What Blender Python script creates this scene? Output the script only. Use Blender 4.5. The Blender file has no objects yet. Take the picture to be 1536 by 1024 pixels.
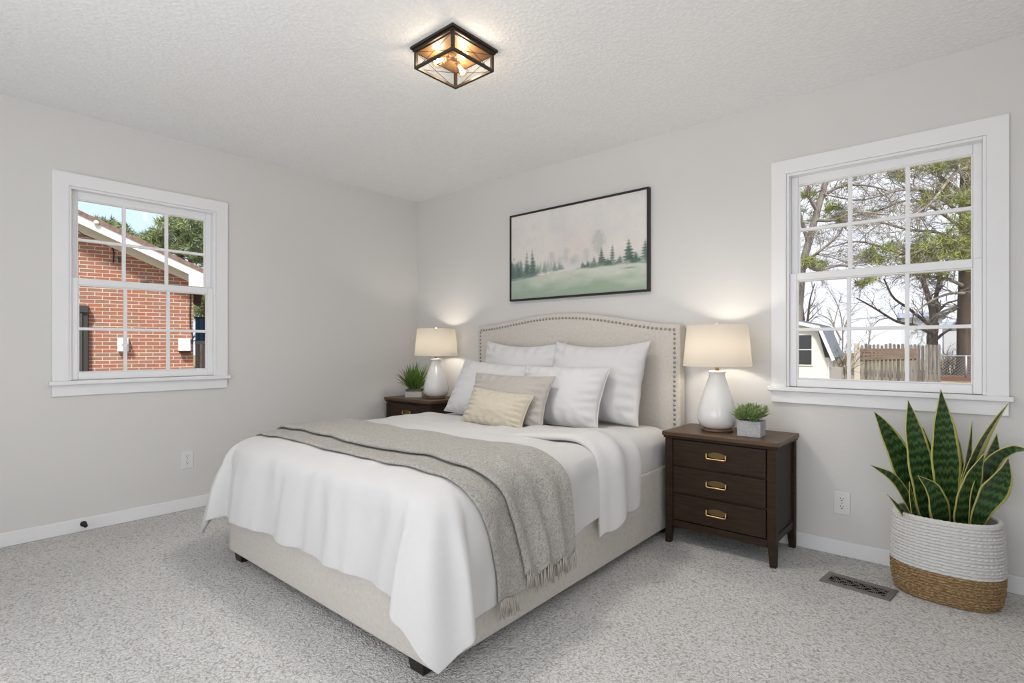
import bpy, bmesh, math, random
import numpy as np
from mathutils import Vector, Matrix, noise

sc = bpy.context.scene
COL = sc.collection
# ---------------------------------------------------------------- camera, sky, light, exposure
CX, CY, CH, YAW, FPX, HOR = 3.9743, -3.2219, 1.0755, 0.7148, 805.124, 521.37
cam_d = bpy.data.cameras.new('camera')
cam_d.sensor_width = 36.0
cam_d.lens = 36.0 * FPX / 1536
cam_d.shift_y = (HOR - 512) / 1536
cam_d.clip_start = 0.05
cam_d.clip_end = 400
cam = bpy.data.objects.new('camera', cam_d)
COL.objects.link(cam)
cam.location = (CX, CY, CH)
cam.rotation_euler = (math.radians(90), 0, YAW)
sc.camera = cam

sc.view_settings.view_transform = 'Standard'
sc.view_settings.look = 'None'
sc.view_settings.gamma = 1.0
sc.view_settings.use_curve_mapping = False
sc.view_settings.exposure = 0.36

world = bpy.data.worlds.new('sky')
sc.world = world
world.use_nodes = True
wn = world.node_tree
wn.nodes.clear()
w_out = wn.nodes.new('ShaderNodeOutputWorld')
w_bg = wn.nodes.new('ShaderNodeBackground')
w_tc = wn.nodes.new('ShaderNodeTexCoord')
w_sep = wn.nodes.new('ShaderNodeSeparateXYZ')
w_map = wn.nodes.new('ShaderNodeMapRange')
w_noise = wn.nodes.new('ShaderNodeTexNoise')
w_mix = wn.nodes.new('ShaderNodeMix')
w_mix.data_type = 'RGBA'
wn.links.new(w_tc.outputs['Generated'], w_sep.inputs[0])
wn.links.new(w_tc.outputs['Generated'], w_noise.inputs['Vector'])
w_noise.inputs['Scale'].default_value = 3.0
w_noise.inputs['Detail'].default_value = 4.0
w_add = wn.nodes.new('ShaderNodeMath'); w_add.operation = 'MULTIPLY_ADD'
wn.links.new(w_noise.outputs['Fac'], w_add.inputs[0])
w_add.inputs[1].default_value = 0.35
wn.links.new(w_sep.outputs['X'], w_add.inputs[2])
wn.links.new(w_add.outputs[0], w_map.inputs['Value'])
w_map.inputs['From Min'].default_value = -0.75      # clear blue in the west, thin white overcast elsewhere
w_map.inputs['From Max'].default_value = -0.25
wn.links.new(w_map.outputs['Result'], w_mix.inputs['Factor'])
w_mix.inputs['A'].default_value = (0.43, 0.545, 0.68, 1)
w_mix.inputs['B'].default_value = (0.58, 0.60, 0.66, 1)
wn.links.new(w_mix.outputs['Result'], w_bg.inputs['Color'])
w_bg.inputs['Strength'].default_value = 1.4
wn.links.new(w_bg.outputs[0], w_out.inputs[0])

def light(name, kind, loc, energy, color, rot=(0, 0, 0), **kw):
    d = bpy.data.lights.new(name, kind)
    d.energy = energy
    d.color = color
    for k, v in kw.items():
        setattr(d, k, v)
    o = bpy.data.objects.new(name, d)
    COL.objects.link(o)
    o.location = loc
    o.rotation_euler = rot
    return o

# hazy sun from the south-east: it lights the house and trees outside, and the floor inside the added openings
light('sun', 'SUN', (6, -6, 8), 4.6, (1.0, 0.95, 0.88), (math.radians(38), 0, math.radians(40)), angle=math.radians(8))
# fill lights added at made-up openings in the unseen south and east walls
light('fill_south', 'AREA', (3.0, -4.36, 1.08), 25, (0.97, 0.985, 1.0), (math.radians(122), 0, 0),
      shape='RECTANGLE', size=2.7, size_y=1.95)
light('fill_east', 'AREA', (4.86, -3.2, 1.32), 9, (0.97, 0.985, 1.0), (0, math.radians(112), 0),
      shape='RECTANGLE', size=1.4, size_y=1.35)

# ---------------------------------------------------------------- helpers
def at(px, py, dep):
    """Where the sight line through a pixel of the photograph meets a given depth: used to measure positions."""
    F = Vector((-math.sin(YAW), math.cos(YAW), 0)); R = Vector((math.cos(YAW), math.sin(YAW), 0))
    return Vector((CX, CY, CH)) + F * dep + R * ((px - 768) / FPX * dep) + Vector((0, 0, -(py - HOR) / FPX * dep))

class MB:
    def __init__(s):
        s.v, s.f, s.uv = [], [], None
    def add(s, vs, fs):
        n = len(s.v)
        s.v += [tuple(v) for v in vs]
        s.f += [tuple(i + n for i in f) for f in fs]
        return s
    def box(s, a, b):
        x0, y0, z0 = [min(a[i], b[i]) for i in range(3)]
        x1, y1, z1 = [max(a[i], b[i]) for i in range(3)]
        vs = [(x0, y0, z0), (x1, y0, z0), (x1, y1, z0), (x0, y1, z0), (x0, y0, z1), (x1, y0, z1), (x1, y1, z1), (x0, y1, z1)]
        return s.add(vs, [(0, 3, 2, 1), (4, 5, 6, 7), (0, 1, 5, 4), (1, 2, 6, 5), (2, 3, 7, 6), (3, 0, 4, 7)])
    def hexa(s, bot, top):
        """Box from four bottom and four top corners, both counter-clockwise seen from above."""
        return s.add(list(bot) + list(top), [(0, 3, 2, 1), (4, 5, 6, 7), (0, 1, 5, 4), (1, 2, 6, 5), (2, 3, 7, 6), (3, 0, 4, 7)])
    def tube(s, pts, r, n=8, cap=True):
        pts = [Vector(p) for p in pts]
        rs = r if isinstance(r, (list, tuple, np.ndarray)) else [r] * len(pts)
        up = Vector((0, 0, 1))
        t0 = (pts[1] - pts[0]).normalized()
        a = t0.cross(up)
        if a.length < 1e-3: a = t0.cross(Vector((0, 1, 0)))
        a.normalize()
        base = len(s.v)
        for i, p in enumerate(pts):
            t = (pts[min(i + 1, len(pts) - 1)] - pts[max(i - 1, 0)])
            if t.length < 1e-9: t = t0
            t.normalize()
            a = (a - t * a.dot(t))
            if a.length < 1e-6: a = t.orthogonal()
            a.normalize()
            b = t.cross(a)
            for k in range(n):
                q = 2 * math.pi * k / n
                s.v.append(tuple(p + (a * math.cos(q) + b * math.sin(q)) * rs[i]))
        for i in range(len(pts) - 1):
            for k in range(n):
                k2 = (k + 1) % n
                s.f.append((base + i * n + k, base + i * n + k2, base + (i + 1) * n + k2, base + (i + 1) * n + k))
        if cap:
            s.f.append(tuple(base + k for k in range(n))[::-1])
            m = base + (len(pts) - 1) * n
            s.f.append(tuple(m + k for k in range(n)))
        return s
    def lathe(s, prof, c=(0, 0, 0), n=40, ry=1.0, closed=True):
        base = len(s.v)
        for r, z in prof:
            for k in range(n):
                q = 2 * math.pi * k / n
                s.v.append((c[0] + r * math.cos(q), c[1] + r * ry * math.sin(q), c[2] + z))
        for i in range(len(prof) - 1):
            for k in range(n):
                k2 = (k + 1) % n
                s.f.append((base + i * n + k, base + i * n + k2, base + (i + 1) * n + k2, base + (i + 1) * n + k))
        if closed:
            s.f.append(tuple(base + k for k in range(n))[::-1])
            m = base + (len(prof) - 1) * n
            s.f.append(tuple(m + k for k in range(n)))
        return s
    def grid(s, P, wrap=False):
        """P: array (rows, cols, 3)."""
        n = len(s.v)
        R, C = P.shape[:2]
        s.v += [tuple(p) for p in P.reshape(-1, 3)]
        for i in range(R - 1):
            for j in range(C if wrap else C - 1):
                j2 = (j + 1) % C
                s.f.append((n + i * C + j, n + i * C + j2, n + (i + 1) * C + j2, n + (i + 1) * C + j))
        return s
    def prism(s, poly, a, b, axis=1):
        """Polygon in two axes extruded along the third from a to b."""
        n = len(poly)
        def mk(p, t):
            if axis == 1: return (p[0], t, p[1])
            if axis == 0: return (t, p[0], p[1])
            return (p[0], p[1], t)
        vs = [mk(p, a) for p in poly] + [mk(p, b) for p in poly]
        fs = [tuple(range(n)), tuple(range(2 * n - 1, n - 1, -1))]
        for i in range(n):
            j = (i + 1) % n
            fs.append((i, i + n, j + n, j))
        return s.add(vs, fs)
    def move(s, M):
        s.v = [tuple(M @ Vector(v)) for v in s.v]
        return s
    def build(s, name, mat, parent=None, smooth=False, bevel=0, seg=2, org=None, fix=True, uv=None):
        me = bpy.data.meshes.new(name)
        vs = s.v
        if org is not None:
            vs = [(v[0] - org[0], v[1] - org[1], v[2] - org[2]) for v in vs]
        me.from_pydata(vs, [], s.f)
        if fix:
            bm = bmesh.new(); bm.from_mesh(me)
            bmesh.ops.recalc_face_normals(bm, faces=bm.faces)
            bm.to_mesh(me); bm.free()
        me.validate()
        for m in (mat if isinstance(mat, (list, tuple)) else [mat]):
            me.materials.append(m)
        if smooth:
            me.polygons.foreach_set('use_smooth', [True] * len(me.polygons))
        if uv is not None:
            l = me.uv_layers.new(name='UVMap')
            li = np.zeros(len(me.loops), dtype=np.int32)
            me.loops.foreach_get('vertex_index', li)
            l.data.foreach_set('uv', np.asarray(uv, dtype=np.float32)[li].ravel())
        o = bpy.data.objects.new(name, me)
        COL.objects.link(o)
        if parent is not None: o.parent = parent
        if bevel:
            b = o.modifiers.new('bevel', 'BEVEL'); b.width = bevel; b.segments = seg; b.limit_method = 'ANGLE'
            b.angle_limit = math.radians(40)
            if not smooth:
                me.polygons.foreach_set('use_smooth', [True] * len(me.polygons))
                b.harden_normals = True
        return o

def tag(o, label=None, cat=None, group=None, kind=None):
    if label: o['label'] = label
    if cat: o['category'] = cat
    if group: o['group'] = group
    if kind: o['kind'] = kind
    return o
def thing(name, label, cat, loc=(0, 0, 0), rz=0, group=None):
    o = bpy.data.objects.new(name, None)
    o.empty_display_size = 0.05
    COL.objects.link(o)
    o.location = loc
    o.rotation_euler = (0, 0, rz)
    return tag(o, label, cat, group)

# ---------------------------------------------------------------- materials
def srgb(r, g, b):
    f = lambda c: (c / 255 / 12.92) if c <= 10 else ((c / 255 + 0.055) / 1.055) ** 2.4
    return (f(r), f(g), f(b), 1)

class Mat:
    def __init__(s, name, color=(0.8, 0.8, 0.8, 1), rough=0.5, metal=0.0, spec=0.5):
        s.m = bpy.data.materials.new(name); s.m.use_nodes = True
        s.t = s.m.node_tree; s.n = s.t.nodes; s.l = s.t.links
        s.b = s.n['Principled BSDF']
        s.b.inputs['Base Color'].default_value = color
        s.b.inputs['Roughness'].default_value = rough
        s.b.inputs['Metallic'].default_value = metal
        s.b.inputs['Specular IOR Level'].default_value = spec
        s.tc = None
    def coord(s, kind='Object', scale=(1, 1, 1), rot=(0, 0, 0)):
        tc = s.n.new('ShaderNodeTexCoord'); mp = s.n.new('ShaderNodeMapping')
        mp.inputs['Scale'].default_value = scale
        mp.inputs['Rotation'].default_value = rot
        s.l.new(tc.outputs[kind], mp.inputs[0])
        return mp.outputs[0]
    def noise(s, co, scale, detail=3, rough=0.5, dist=0):
        n = s.n.new('ShaderNodeTexNoise')
        n.inputs['Scale'].default_value = scale; n.inputs['Detail'].default_value = detail
        n.inputs['Roughness'].default_value = rough; n.inputs['Distortion'].default_value = dist
        s.l.new(co, n.inputs['Vector'])
        return n.outputs['Fac']
    def voro(s, co, scale, feature='F1', rnd=1):
        n = s.n.new('ShaderNodeTexVoronoi'); n.feature = feature
        n.inputs['Scale'].default_value = scale; n.inputs['Randomness'].default_value = rnd
        s.l.new(co, n.inputs['Vector'])
        return n.outputs['Distance']
    def wave(s, co, scale, dist=0, detail=2, axis='X', prof='SIN', dscale=1):
        n = s.n.new('ShaderNodeTexWave'); n.bands_direction = axis; n.wave_profile = prof
        n.inputs['Scale'].default_value = scale; n.inputs['Distortion'].default_value = dist
        n.inputs['Detail'].default_value = detail; n.inputs['Detail Scale'].default_value = dscale
        s.l.new(co, n.inputs['Vector'])
        return n.outputs['Fac']
    def math(s, op, a, b=None):
        n = s.n.new('ShaderNodeMath'); n.operation = op
        for i, x in enumerate((a, b)):
            if x is None: continue
            if isinstance(x, (int, float)): n.inputs[i].default_value = x
            else: s.l.new(x, n.inputs[i])
        return n.outputs[0]
    def ramp(s, fac, stops):
        n = s.n.new('ShaderNodeValToRGB')
        e = n.color_ramp.elements
        while len(e) < len(stops): e.new(0.5)
        for k, (p, c) in enumerate(stops):
            e[k].position = p; e[k].color = c
        s.l.new(fac, n.inputs[0])
        return n.outputs[0]
    def mix(s, fac, a, b, mode='MIX'):
        n = s.n.new('ShaderNodeMix'); n.data_type = 'RGBA'; n.blend_type = mode
        for key, x in (('Factor', fac), ('A', a), ('B', b)):
            if isinstance(x, (int, float, tuple)): n.inputs[key].default_value = x
            else: s.l.new(x, n.inputs[key])
        return n.outputs['Result']
    def color(s, c): s.l.new(c, s.b.inputs['Base Color']); return s
    def rough(s, c): s.l.new(c, s.b.inputs['Roughness']); return s
    def bump(s, h, strength=0.3, dist=0.01):
        n = s.n.new('ShaderNodeBump')
        n.inputs['Strength'].default_value = strength; n.inputs['Distance'].default_value = dist
        s.l.new(h, n.inputs['Height'])
        s.l.new(n.outputs[0], s.b.inputs['Normal'])
        return s
    def attr(s, name):
        n = s.n.new('ShaderNodeAttribute'); n.attribute_name = name
        return n.outputs['Color']
    def sheen(s, w): s.b.inputs['Sheen Weight'].default_value = w; return s

def M_paint(name, color, rough=0.5, bs=0.15, scale=160):
    m = Mat(name, color, rough)
    co = m.coord()
    m.bump(m.noise(co, scale, 3), bs, 0.003)
    return m.m

WALL = M_paint('wall_paint', (0.70, 0.69, 0.672, 1), 0.62, 0.25, 110)
TRIM = Mat('white_trim_paint', (0.85, 0.85, 0.86, 1), 0.35).m
SASH = Mat('white_sash', (0.87, 0.87, 0.88, 1), 0.3).m

m = Mat('popcorn_ceiling', (0.92, 0.918, 0.915, 1), 0.9)
co = m.coord()
h = m.math('ADD', m.noise(co, 75, 4, 0.65), m.math('MULTIPLY', m.voro(co, 55), -0.8))
m.bump(h, 0.4, 0.008)
m.color(m.ramp(h, [(0.0, (0.87, 0.868, 0.865, 1)), (0.5, (0.93, 0.928, 0.925, 1))]))
CEIL = m.m

m = Mat('carpet_pile', (0.5, 0.49, 0.47, 1), 0.95, spec=0.1)
co = m.coord()
dn = m.n.new('ShaderNodeTexNoise'); dn.inputs['Scale'].default_value = 38; dn.inputs['Detail'].default_value = 2
m.l.new(co, dn.inputs['Vector'])
vm = m.n.new('ShaderNodeVectorMath'); vm.operation = 'MULTIPLY_ADD'
m.l.new(dn.outputs['Color'], vm.inputs[0]); vm.inputs[1].default_value = (0.035, 0.035, 0.035); m.l.new(co, vm.inputs[2])
d1 = m.voro(vm.outputs[0], 105)
fine = m.noise(co, 170, 3, 0.65)
c = m.noise(co, 2.2, 3)
h = m.math('SUBTRACT', m.math('MULTIPLY', fine, 0.55), m.math('MULTIPLY', d1, 1.1))
colr = m.ramp(m.math('ADD', h, 0.75), [(0.10, (0.44, 0.43, 0.415, 1)), (0.38, (0.64, 0.63, 0.615, 1)), (0.75, (0.78, 0.77, 0.755, 1))])
big = m.ramp(c, [(0.3, (0.94, 0.94, 0.94, 1)), (0.7, (1.03, 1.03, 1.03, 1))])
m.color(m.mix(1.0, colr, big, 'MULTIPLY'))
m.bump(h, 0.8, 0.007)
CARPET = m.m

def M_cloth(name, color, scale=900, strength=0.12, rough=0.9, var=0.06, soft=True):
    m = Mat(name, color, rough, spec=0.2)
    co = m.coord()
    wx = m.wave(co, scale / 6.28, 1.5, 1, 'X'); wz = m.wave(co, scale / 6.28, 1.5, 1, 'Z'); wy = m.wave(co, scale / 6.28, 1.5, 1, 'Y')
    h = m.math('ADD', m.math('ADD', wx, wz), wy)
    n = m.noise(co, scale / 3, 2)
    h2 = m.math('ADD', h, n)
    lo = tuple(x * (1 - var) for x in color[:3]) + (1,)
    hi = tuple(min(1, x * (1 + var)) for x in color[:3]) + (1,)
    big = m.noise(co, 60, 4, 0.7)
    m.color(m.ramp(big, [(0.3, lo), (0.7, hi)]))
    if soft:
        h2 = m.math('ADD', m.math('MULTIPLY', h2, 0.25), m.math('MULTIPLY', m.noise(co, 9, 3), 4.0))
        m.bump(h2, strength, 0.01)
    else:
        m.bump(h2, strength, 0.002)
    m.sheen(0.15)
    return m.m

LINEN = M_cloth('cream_linen_upholstery', (0.66, 0.62, 0.565, 1), 1200, 0.35, var=0.09, soft=False)
DUVET = M_cloth('white_cotton', (0.648, 0.640, 0.636, 1), 1400, 0.22, var=0.015)
PILLOW = M_cloth('white_pillow_cotton', (0.68, 0.675, 0.678, 1), 1400, 0.25, var=0.015)
GREYP = M_cloth('warm_grey_velvet', (0.46, 0.43, 0.395, 1), 1100, 0.25, var=0.06)
BEIGEP = M_cloth('sand_beige_linen', (0.59, 0.535, 0.43, 1), 1100, 0.3, var=0.05)

m = Mat('taupe_boucle_knit', (0.42, 0.40, 0.36, 1), 0.95, spec=0.1)
co = m.coord('Object')
w1 = m.noise(co, 150, 2, 0.6, 1.0)
w2 = m.noise(co, 60, 3, 0.6, 2.0)
h = m.math('ADD', m.math('MULTIPLY', w1, 0.7), m.math('MULTIPLY', w2, 0.45))
m.color(m.ramp(h, [(0.42, (0.27, 0.255, 0.228, 1)), (0.58, (0.415, 0.40, 0.365, 1)), (0.74, (0.53, 0.51, 0.47, 1))]))
m.bump(h, 0.8, 0.008)
m.sheen(0.2)
THROW = m.m
FRINGE = Mat('taupe_yarn', (0.46, 0.42, 0.38, 1), 0.95, spec=0.1).m

m = Mat('dark_walnut', (0.03, 0.02, 0.014, 1), 0.5, spec=0.14)
co = m.coord('Object', (1.5, 14, 14))
g = m.noise(co, 5, 5, 0.6, 0.6)
m.color(m.ramp(g, [(0.3, (0.024, 0.0150, 0.0095, 1)), (0.7, (0.046, 0.029, 0.0185, 1))]))
m.bump(g, 0.06, 0.002)
WALNUT = m.m
m = Mat('walnut_top', (0.06, 0.035, 0.02, 1), 0.38, spec=0.3)
co = m.coord('Object', (1.5, 16, 14))
g = m.noise(co, 4, 5, 0.6, 0.8)
m.color(m.ramp(g, [(0.3, (0.06, 0.034, 0.019, 1)), (0.7, (0.12, 0.068, 0.036, 1))]))
WALNUTTOP = m.m
BRASS = Mat('brushed_brass', (0.62, 0.43, 0.19, 1), 0.3, 1.0).m
BRASSD = Mat('aged_brass_plate', (0.20, 0.135, 0.065, 1), 0.45, 0.9).m
NAIL = Mat('pewter_nail', (0.36, 0.32, 0.28, 1), 0.35, 0.9).m
BLACKLEG = Mat('espresso_leg', (0.012, 0.010, 0.009, 1), 0.4).m
BLACK = Mat('black_metal', (0.012, 0.011, 0.010, 1), 0.45).m

m = Mat('white_glazed_ceramic', (0.80, 0.795, 0.785, 1), 0.12)
m.b.inputs['Coat Weight'].default_value = 0.4
co = m.coord()
m.bump(m.noise(co, 14, 2), 0.05, 0.01)
CERAMIC = m.m
LAMPWOOD = Mat('lamp_base_wood', (0.14, 0.078, 0.04, 1), 0.4).m

m = bpy.data.materials.new('lamp_shade_linen'); m.use_nodes = True
t = m.node_tree; t.nodes.clear()
o_ = t.nodes.new('ShaderNodeOutputMaterial'); d_ = t.nodes.new('ShaderNodeBsdfDiffuse'); tr_ = t.nodes.new('ShaderNodeBsdfTranslucent')
mx = t.nodes.new('ShaderNodeMixShader')
tc_ = t.nodes.new('ShaderNodeTexCoord'); nz = t.nodes.new('ShaderNodeTexNoise'); bp = t.nodes.new('ShaderNodeBump')
nz.inputs['Scale'].default_value = 260; bp.inputs['Strength'].default_value = 0.15; bp.inputs['Distance'].default_value = 0.003
t.links.new(tc_.outputs['Object'], nz.inputs['Vector']); t.links.new(nz.outputs['Fac'], bp.inputs['Height'])
t.links.new(bp.outputs[0], d_.inputs['Normal'])
d_.inputs['Color'].default_value = (0.84, 0.81, 0.76, 1); tr_.inputs['Color'].default_value = (0.88, 0.85, 0.80, 1)
mx.inputs[0].default_value = 0.74
t.links.new(d_.outputs[0], mx.inputs[1]); t.links.new(tr_.outputs[0], mx.inputs[2]); t.links.new(mx.outputs[0], o_.inputs[0])
SHADE = m

def M_glass(name, refl=1.0, tint=(1, 1, 1, 1)):
    m = bpy.data.materials.new(name); m.use_nodes = True
    t = m.node_tree; t.nodes.clear()
    o_ = t.nodes.new('ShaderNodeOutputMaterial'); a = t.nodes.new('ShaderNodeBsdfTransparent'); g = t.nodes.new('ShaderNodeBsdfGlossy')
    a.inputs['Color'].default_value = tint
    g.inputs['Roughness'].default_value = 0.02
    lw = t.nodes.new('ShaderNodeFresnel'); lw.inputs['IOR'].default_value = 1.35
    mu = t.nodes.new('ShaderNodeMath'); mu.operation = 'MULTIPLY'; mu.inputs[1].default_value = refl
    x = t.nodes.new('ShaderNodeMixShader')
    t.links.new(lw.outputs[0], mu.inputs[0]); t.links.new(mu.outputs[0], x.inputs[0])
    t.links.new(a.outputs[0], x.inputs[1]); t.links.new(g.outputs[0], x.inputs[2]); t.links.new(x.outputs[0], o_.inputs[0])
    return m
PANE = M_glass('window_glass', 0.2)
BULBGLASS = M_glass('bulb_glass', 0.25, (1.0, 0.95, 0.86, 1))
def M_emit(name, color, strength):
    m = bpy.data.materials.new(name); m.use_nodes = True
    b = m.node_tree.nodes['Principled BSDF']
    b.inputs['Base Color'].default_value = color
    b.inputs['Emission Color'].default_value = color
    b.inputs['Emission Strength'].default_value = strength
    return m
FILAMENT = M_emit('glowing_filament', (1.0, 0.84, 0.60, 1), 5)

# ---------------------------------------------------------------- the room
RX, RY, RZ = 4.78, -4.28, 2.44          # inner east face, inner south face, ceiling
WT = 0.14                               # wall thickness
LW = dict(a=-2.56, b=-1.766, z0=0.885, z1=2.012)     # opening in the left wall (along y)
BW = dict(a=3.18, b=4.004, z0=0.862, z1=2.028)       # opening in the back wall (along x)

def wall_with_hole(name, axis, lo, hi, t0, t1, hole):
    mb = MB()
    def bx(u0, u1, z0, z1):
        if axis == 'x': mb.box((u0, t0, z0), (u1, t1, z1))
        else: mb.box((t0, u0, z0), (t1, u1, z1))
    bx(lo, hole[0], 0, RZ); bx(hole[1], hi, 0, RZ)
    bx(hole[0], hole[1], 0, hole[2]); bx(hole[0], hole[1], hole[3], RZ)
    o = mb.build(name, WALL, fix=False)
    return tag(o, kind='structure')
wall_with_hole('wall_left', 'y', RY - WT, WT, -WT, 0, (LW['a'], LW['b'], LW['z0'], LW['z1']))
wall_with_hole('wall_back', 'x', 0, RX, 0, WT, (BW['a'], BW['b'], BW['z0'], BW['z1']))
wall_with_hole('wall_right', 'y', RY, WT, RX, RX + WT, (-3.9, -2.5, 0.6, 2.05))  # unseen wall; its opening is made up to let fill light in
wall_with_hole('wall_front', 'x', 0, RX + WT, RY - WT, RY, (1.6, 4.4, 0.06, 2.08))  # opening behind the camera added for fill light and sun bounce
tag(MB().box((-WT, RY - WT, -0.08), (RX + WT, WT, 0)).build('floor', CARPET), kind='structure')
tag(MB().box((-WT, RY - WT, RZ), (RX + WT, WT, RZ + 0.1)).build('ceiling', CEIL), kind='structure')

def baseboard(name, pts):
    """Profile swept along a wall: list of (inner axis) boxes."""
    mb = MB()
    for a, b in pts: mb.box(a, b)
    tag(mb.build(name, TRIM, bevel=0.004), kind='structure')
BH = 0.078
baseboard('baseboard_left', [((0, RY, 0), (0.013, -0.013, BH))])
baseboard('baseboard_back', [((0, -0.013, 0), (RX, 0, BH))])
baseboard('baseboard_right', [((RX - 0.013, RY, 0), (RX, -0.013, BH))])
baseboard('baseboard_front', [((0.013, RY, 0), (1.59, RY + 0.013, BH)), ((4.41, RY, 0), (RX - 0.013, RY + 0.013, BH))])

def window(name, hole, M):
    """Double-hung window with six lights in each sash. Local: u along the wall, v out of the room, w up; M places it."""
    a, b, z0, z1 = hole['a'], hole['b'], hole['z0'], hole['z1']
    w = b - a; zm = 0.5 * (z0 + z1) + 0.015
    root = bpy.data.objects.new(name, None); COL.objects.link(root); root.matrix_world = M
    tag(root, kind='structure')
    cw = 0.074
    mb = MB()                                                     # casing on the room side
    mb.prism([(-cw, 0), (0, 0), (0, z1 - z0), (-cw, z1 - z0 + cw)], -0.018, 0)
    mb.prism([(w, 0), (w + cw, 0), (w + cw, z1 - z0 + cw), (w, z1 - z0)], -0.018, 0)
    mb.prism([(0, z1 - z0), (w, z1 - z0), (w + cw, z1 - z0 + cw), (-cw, z1 - z0 + cw)], -0.018, 0)
    mb.build('casing', TRIM, root)
    mb = MB()                                                     # inner bead and jamb lining
    for u0, u1 in ((0, 0.014), (w - 0.014, w)):
        mb.box((u0, -0.01, 0), (u1, WT, z1 - z0))
    mb.box((0.014, -0.01, z1 - z0 - 0.014), (w - 0.014, WT, z1 - z0))
    mb.box((0.014, 0.045, 0), (w - 0.014, WT + 0.03, 0.012))
    mb.build('jamb', TRIM, root, bevel=0.002)
    MB().box((-cw - 0.016, -0.042, -0.024), (w + cw + 0.016, 0.045, 0.0)).build('sill', TRIM, root, bevel=0.006, seg=3)
    MB().box((-cw, -0.016, -0.088), (w + cw, -0.0005, -0.024)).build('apron', TRIM, root, bevel=0.003)
    H = z1 - z0
    for nm, v0, v1, s0, s1, bot, top in (('upper_sash', 0.040, 0.070, zm - z0 - 0.022, H - 0.012, 0.036, 0.046),
                                         ('lower_sash', 0.007, 0.037, 0.0, zm - z0 + 0.022, 0.044, 0.040)):
        st = 0.034
        u0, u1 = 0.0135, w - 0.0135
        mb = MB()
        mb.box((u0, v0, s0), (u0 + st, v1, s1)); mb.box((u1 - st, v0, s0), (u1, v1, s1))
        mb.box((u0 + st, v0, s0), (u1 - st, v1, s0 + bot)); mb.box((u0 + st, v0, s1 - top), (u1 - st, v1, s1))
        s = mb.build(nm, SASH, root, bevel=0.004)
        g0, g1, h0, h1 = u0 + st, u1 - st, s0 + bot, s1 - top
        mb = MB(); mw = 0.0085; vm = 0.5 * (v0 + v1)
        for k in (1, 2):
            u = g0 + (g1 - g0) * k / 3
            mb.box((u - mw, vm - 0.012, h0), (u + mw, vm + 0.012, h1))
        zz = 0.5 * (h0 + h1)
        mb.box((g0, vm - 0.0115, zz - mw), (g1, vm + 0.0115, zz + mw))
        e = 0.006                                                  # glazing bead around the lights
        mb.box((g0, vm - 0.013, h0), (g0 + e, vm + 0.013, h1)); mb.box((g1 - e, vm - 0.013, h0), (g1, vm + 0.013, h1))
        mb.box((g0, vm - 0.0128, h0), (g1, vm + 0.0128, h0 + e)); mb.box((g0, vm - 0.0128, h1 - e), (g1, vm + 0.0128, h1))
        mb.build('muntin', SASH, s, bevel=0.002)
        MB().box((g0, vm - 0.002, h0), (g1, vm + 0.002, h1)).build('pane', PANE, s)
    return root
# left window: seen from the room u runs towards the back wall, v goes out to -x
window('window_1', LW, Matrix(((0, -1, 0, 0), (1, 0, 0, LW['a']), (0, 0, 1, LW['z0']), (0, 0, 0, 1))))
window('window_2', BW, Matrix(((1, 0, 0, BW['a']), (0, 1, 0, 0), (0, 0, 1, BW['z0']), (0, 0, 0, 1))))

# ---------------------------------------------------------------- bed
def bed_l(y): return 0.92 + 0.165 * (-y - 0.12) / 1.98
def bed_r(y): return 2.62 + 0.045 * (-y - 0.12) / 1.98
YH, YF = -0.105, -2.10                     # head and foot ends of the frame
ORG = Vector((1.84, -1.1, 0))
bed = thing('bed', 'queen bed with cream upholstered frame and arched nailhead headboard', 'bed', ORG)
FZ0, FZ1 = 0.042, 0.40
def slab(x0, y0, x1, y1, x2, y2, x3, y3, z0, z1):
    return MB().hexa([(x0, y0, z0), (x1, y1, z0), (x2, y2, z0), (x3, y3, z0)], [(x0, y0, z1), (x1, y1, z1), (x2, y2, z1), (x3, y3, z1)])
th = 0.06
slab(bed_l(YF), YF, bed_r(YF), YF, bed_r(YF), YF + th, bed_l(YF), YF + th, FZ0, FZ1).build('foot_rail', LINEN, bed, bevel=0.014, seg=3, org=ORG)
slab(bed_r(YF) - th, YF + th, bed_r(YF), YF + th, bed_r(YH), YH, bed_r(YH) - th, YH, FZ0, FZ1).build('side_rail', LINEN, bed, bevel=0.012, seg=3, org=ORG)
slab(bed_l(YF), YF + th, bed_l(YF) + th, YF + th, bed_l(YH) + th, YH, bed_l(YH), YH, FZ0, FZ1).build('side_rail', LINEN, bed, bevel=0.012, seg=3, org=ORG)
slab(bed_l(YF) + th, YF + th, bed_r(YF) - th, YF + th, bed_r(YH) - th, YH, bed_l(YH) + th, YH, 0.20, 0.24).build('slat_base', WALNUT, bed, org=ORG)
for x, y in ((bed_r(YF) - 0.135, YF + 0.008), (bed_l(YF) + 0.035, YF + 0.012), (bed_r(YH) - 0.10, -0.30), (bed_l(YH) + 0.03, -0.30)):
    MB().hexa([(x + 0.006, y + 0.006, 0), (x + 0.074, y + 0.006, 0), (x + 0.074, y + 0.074, 0), (x + 0.006, y + 0.074, 0)],
              [(x, y, FZ0), (x + 0.08, y, FZ0), (x + 0.08, y + 0.08, FZ0), (x, y + 0.08, FZ0)]).build('leg', BLACKLEG, bed, bevel=0.003, org=ORG)

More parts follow.
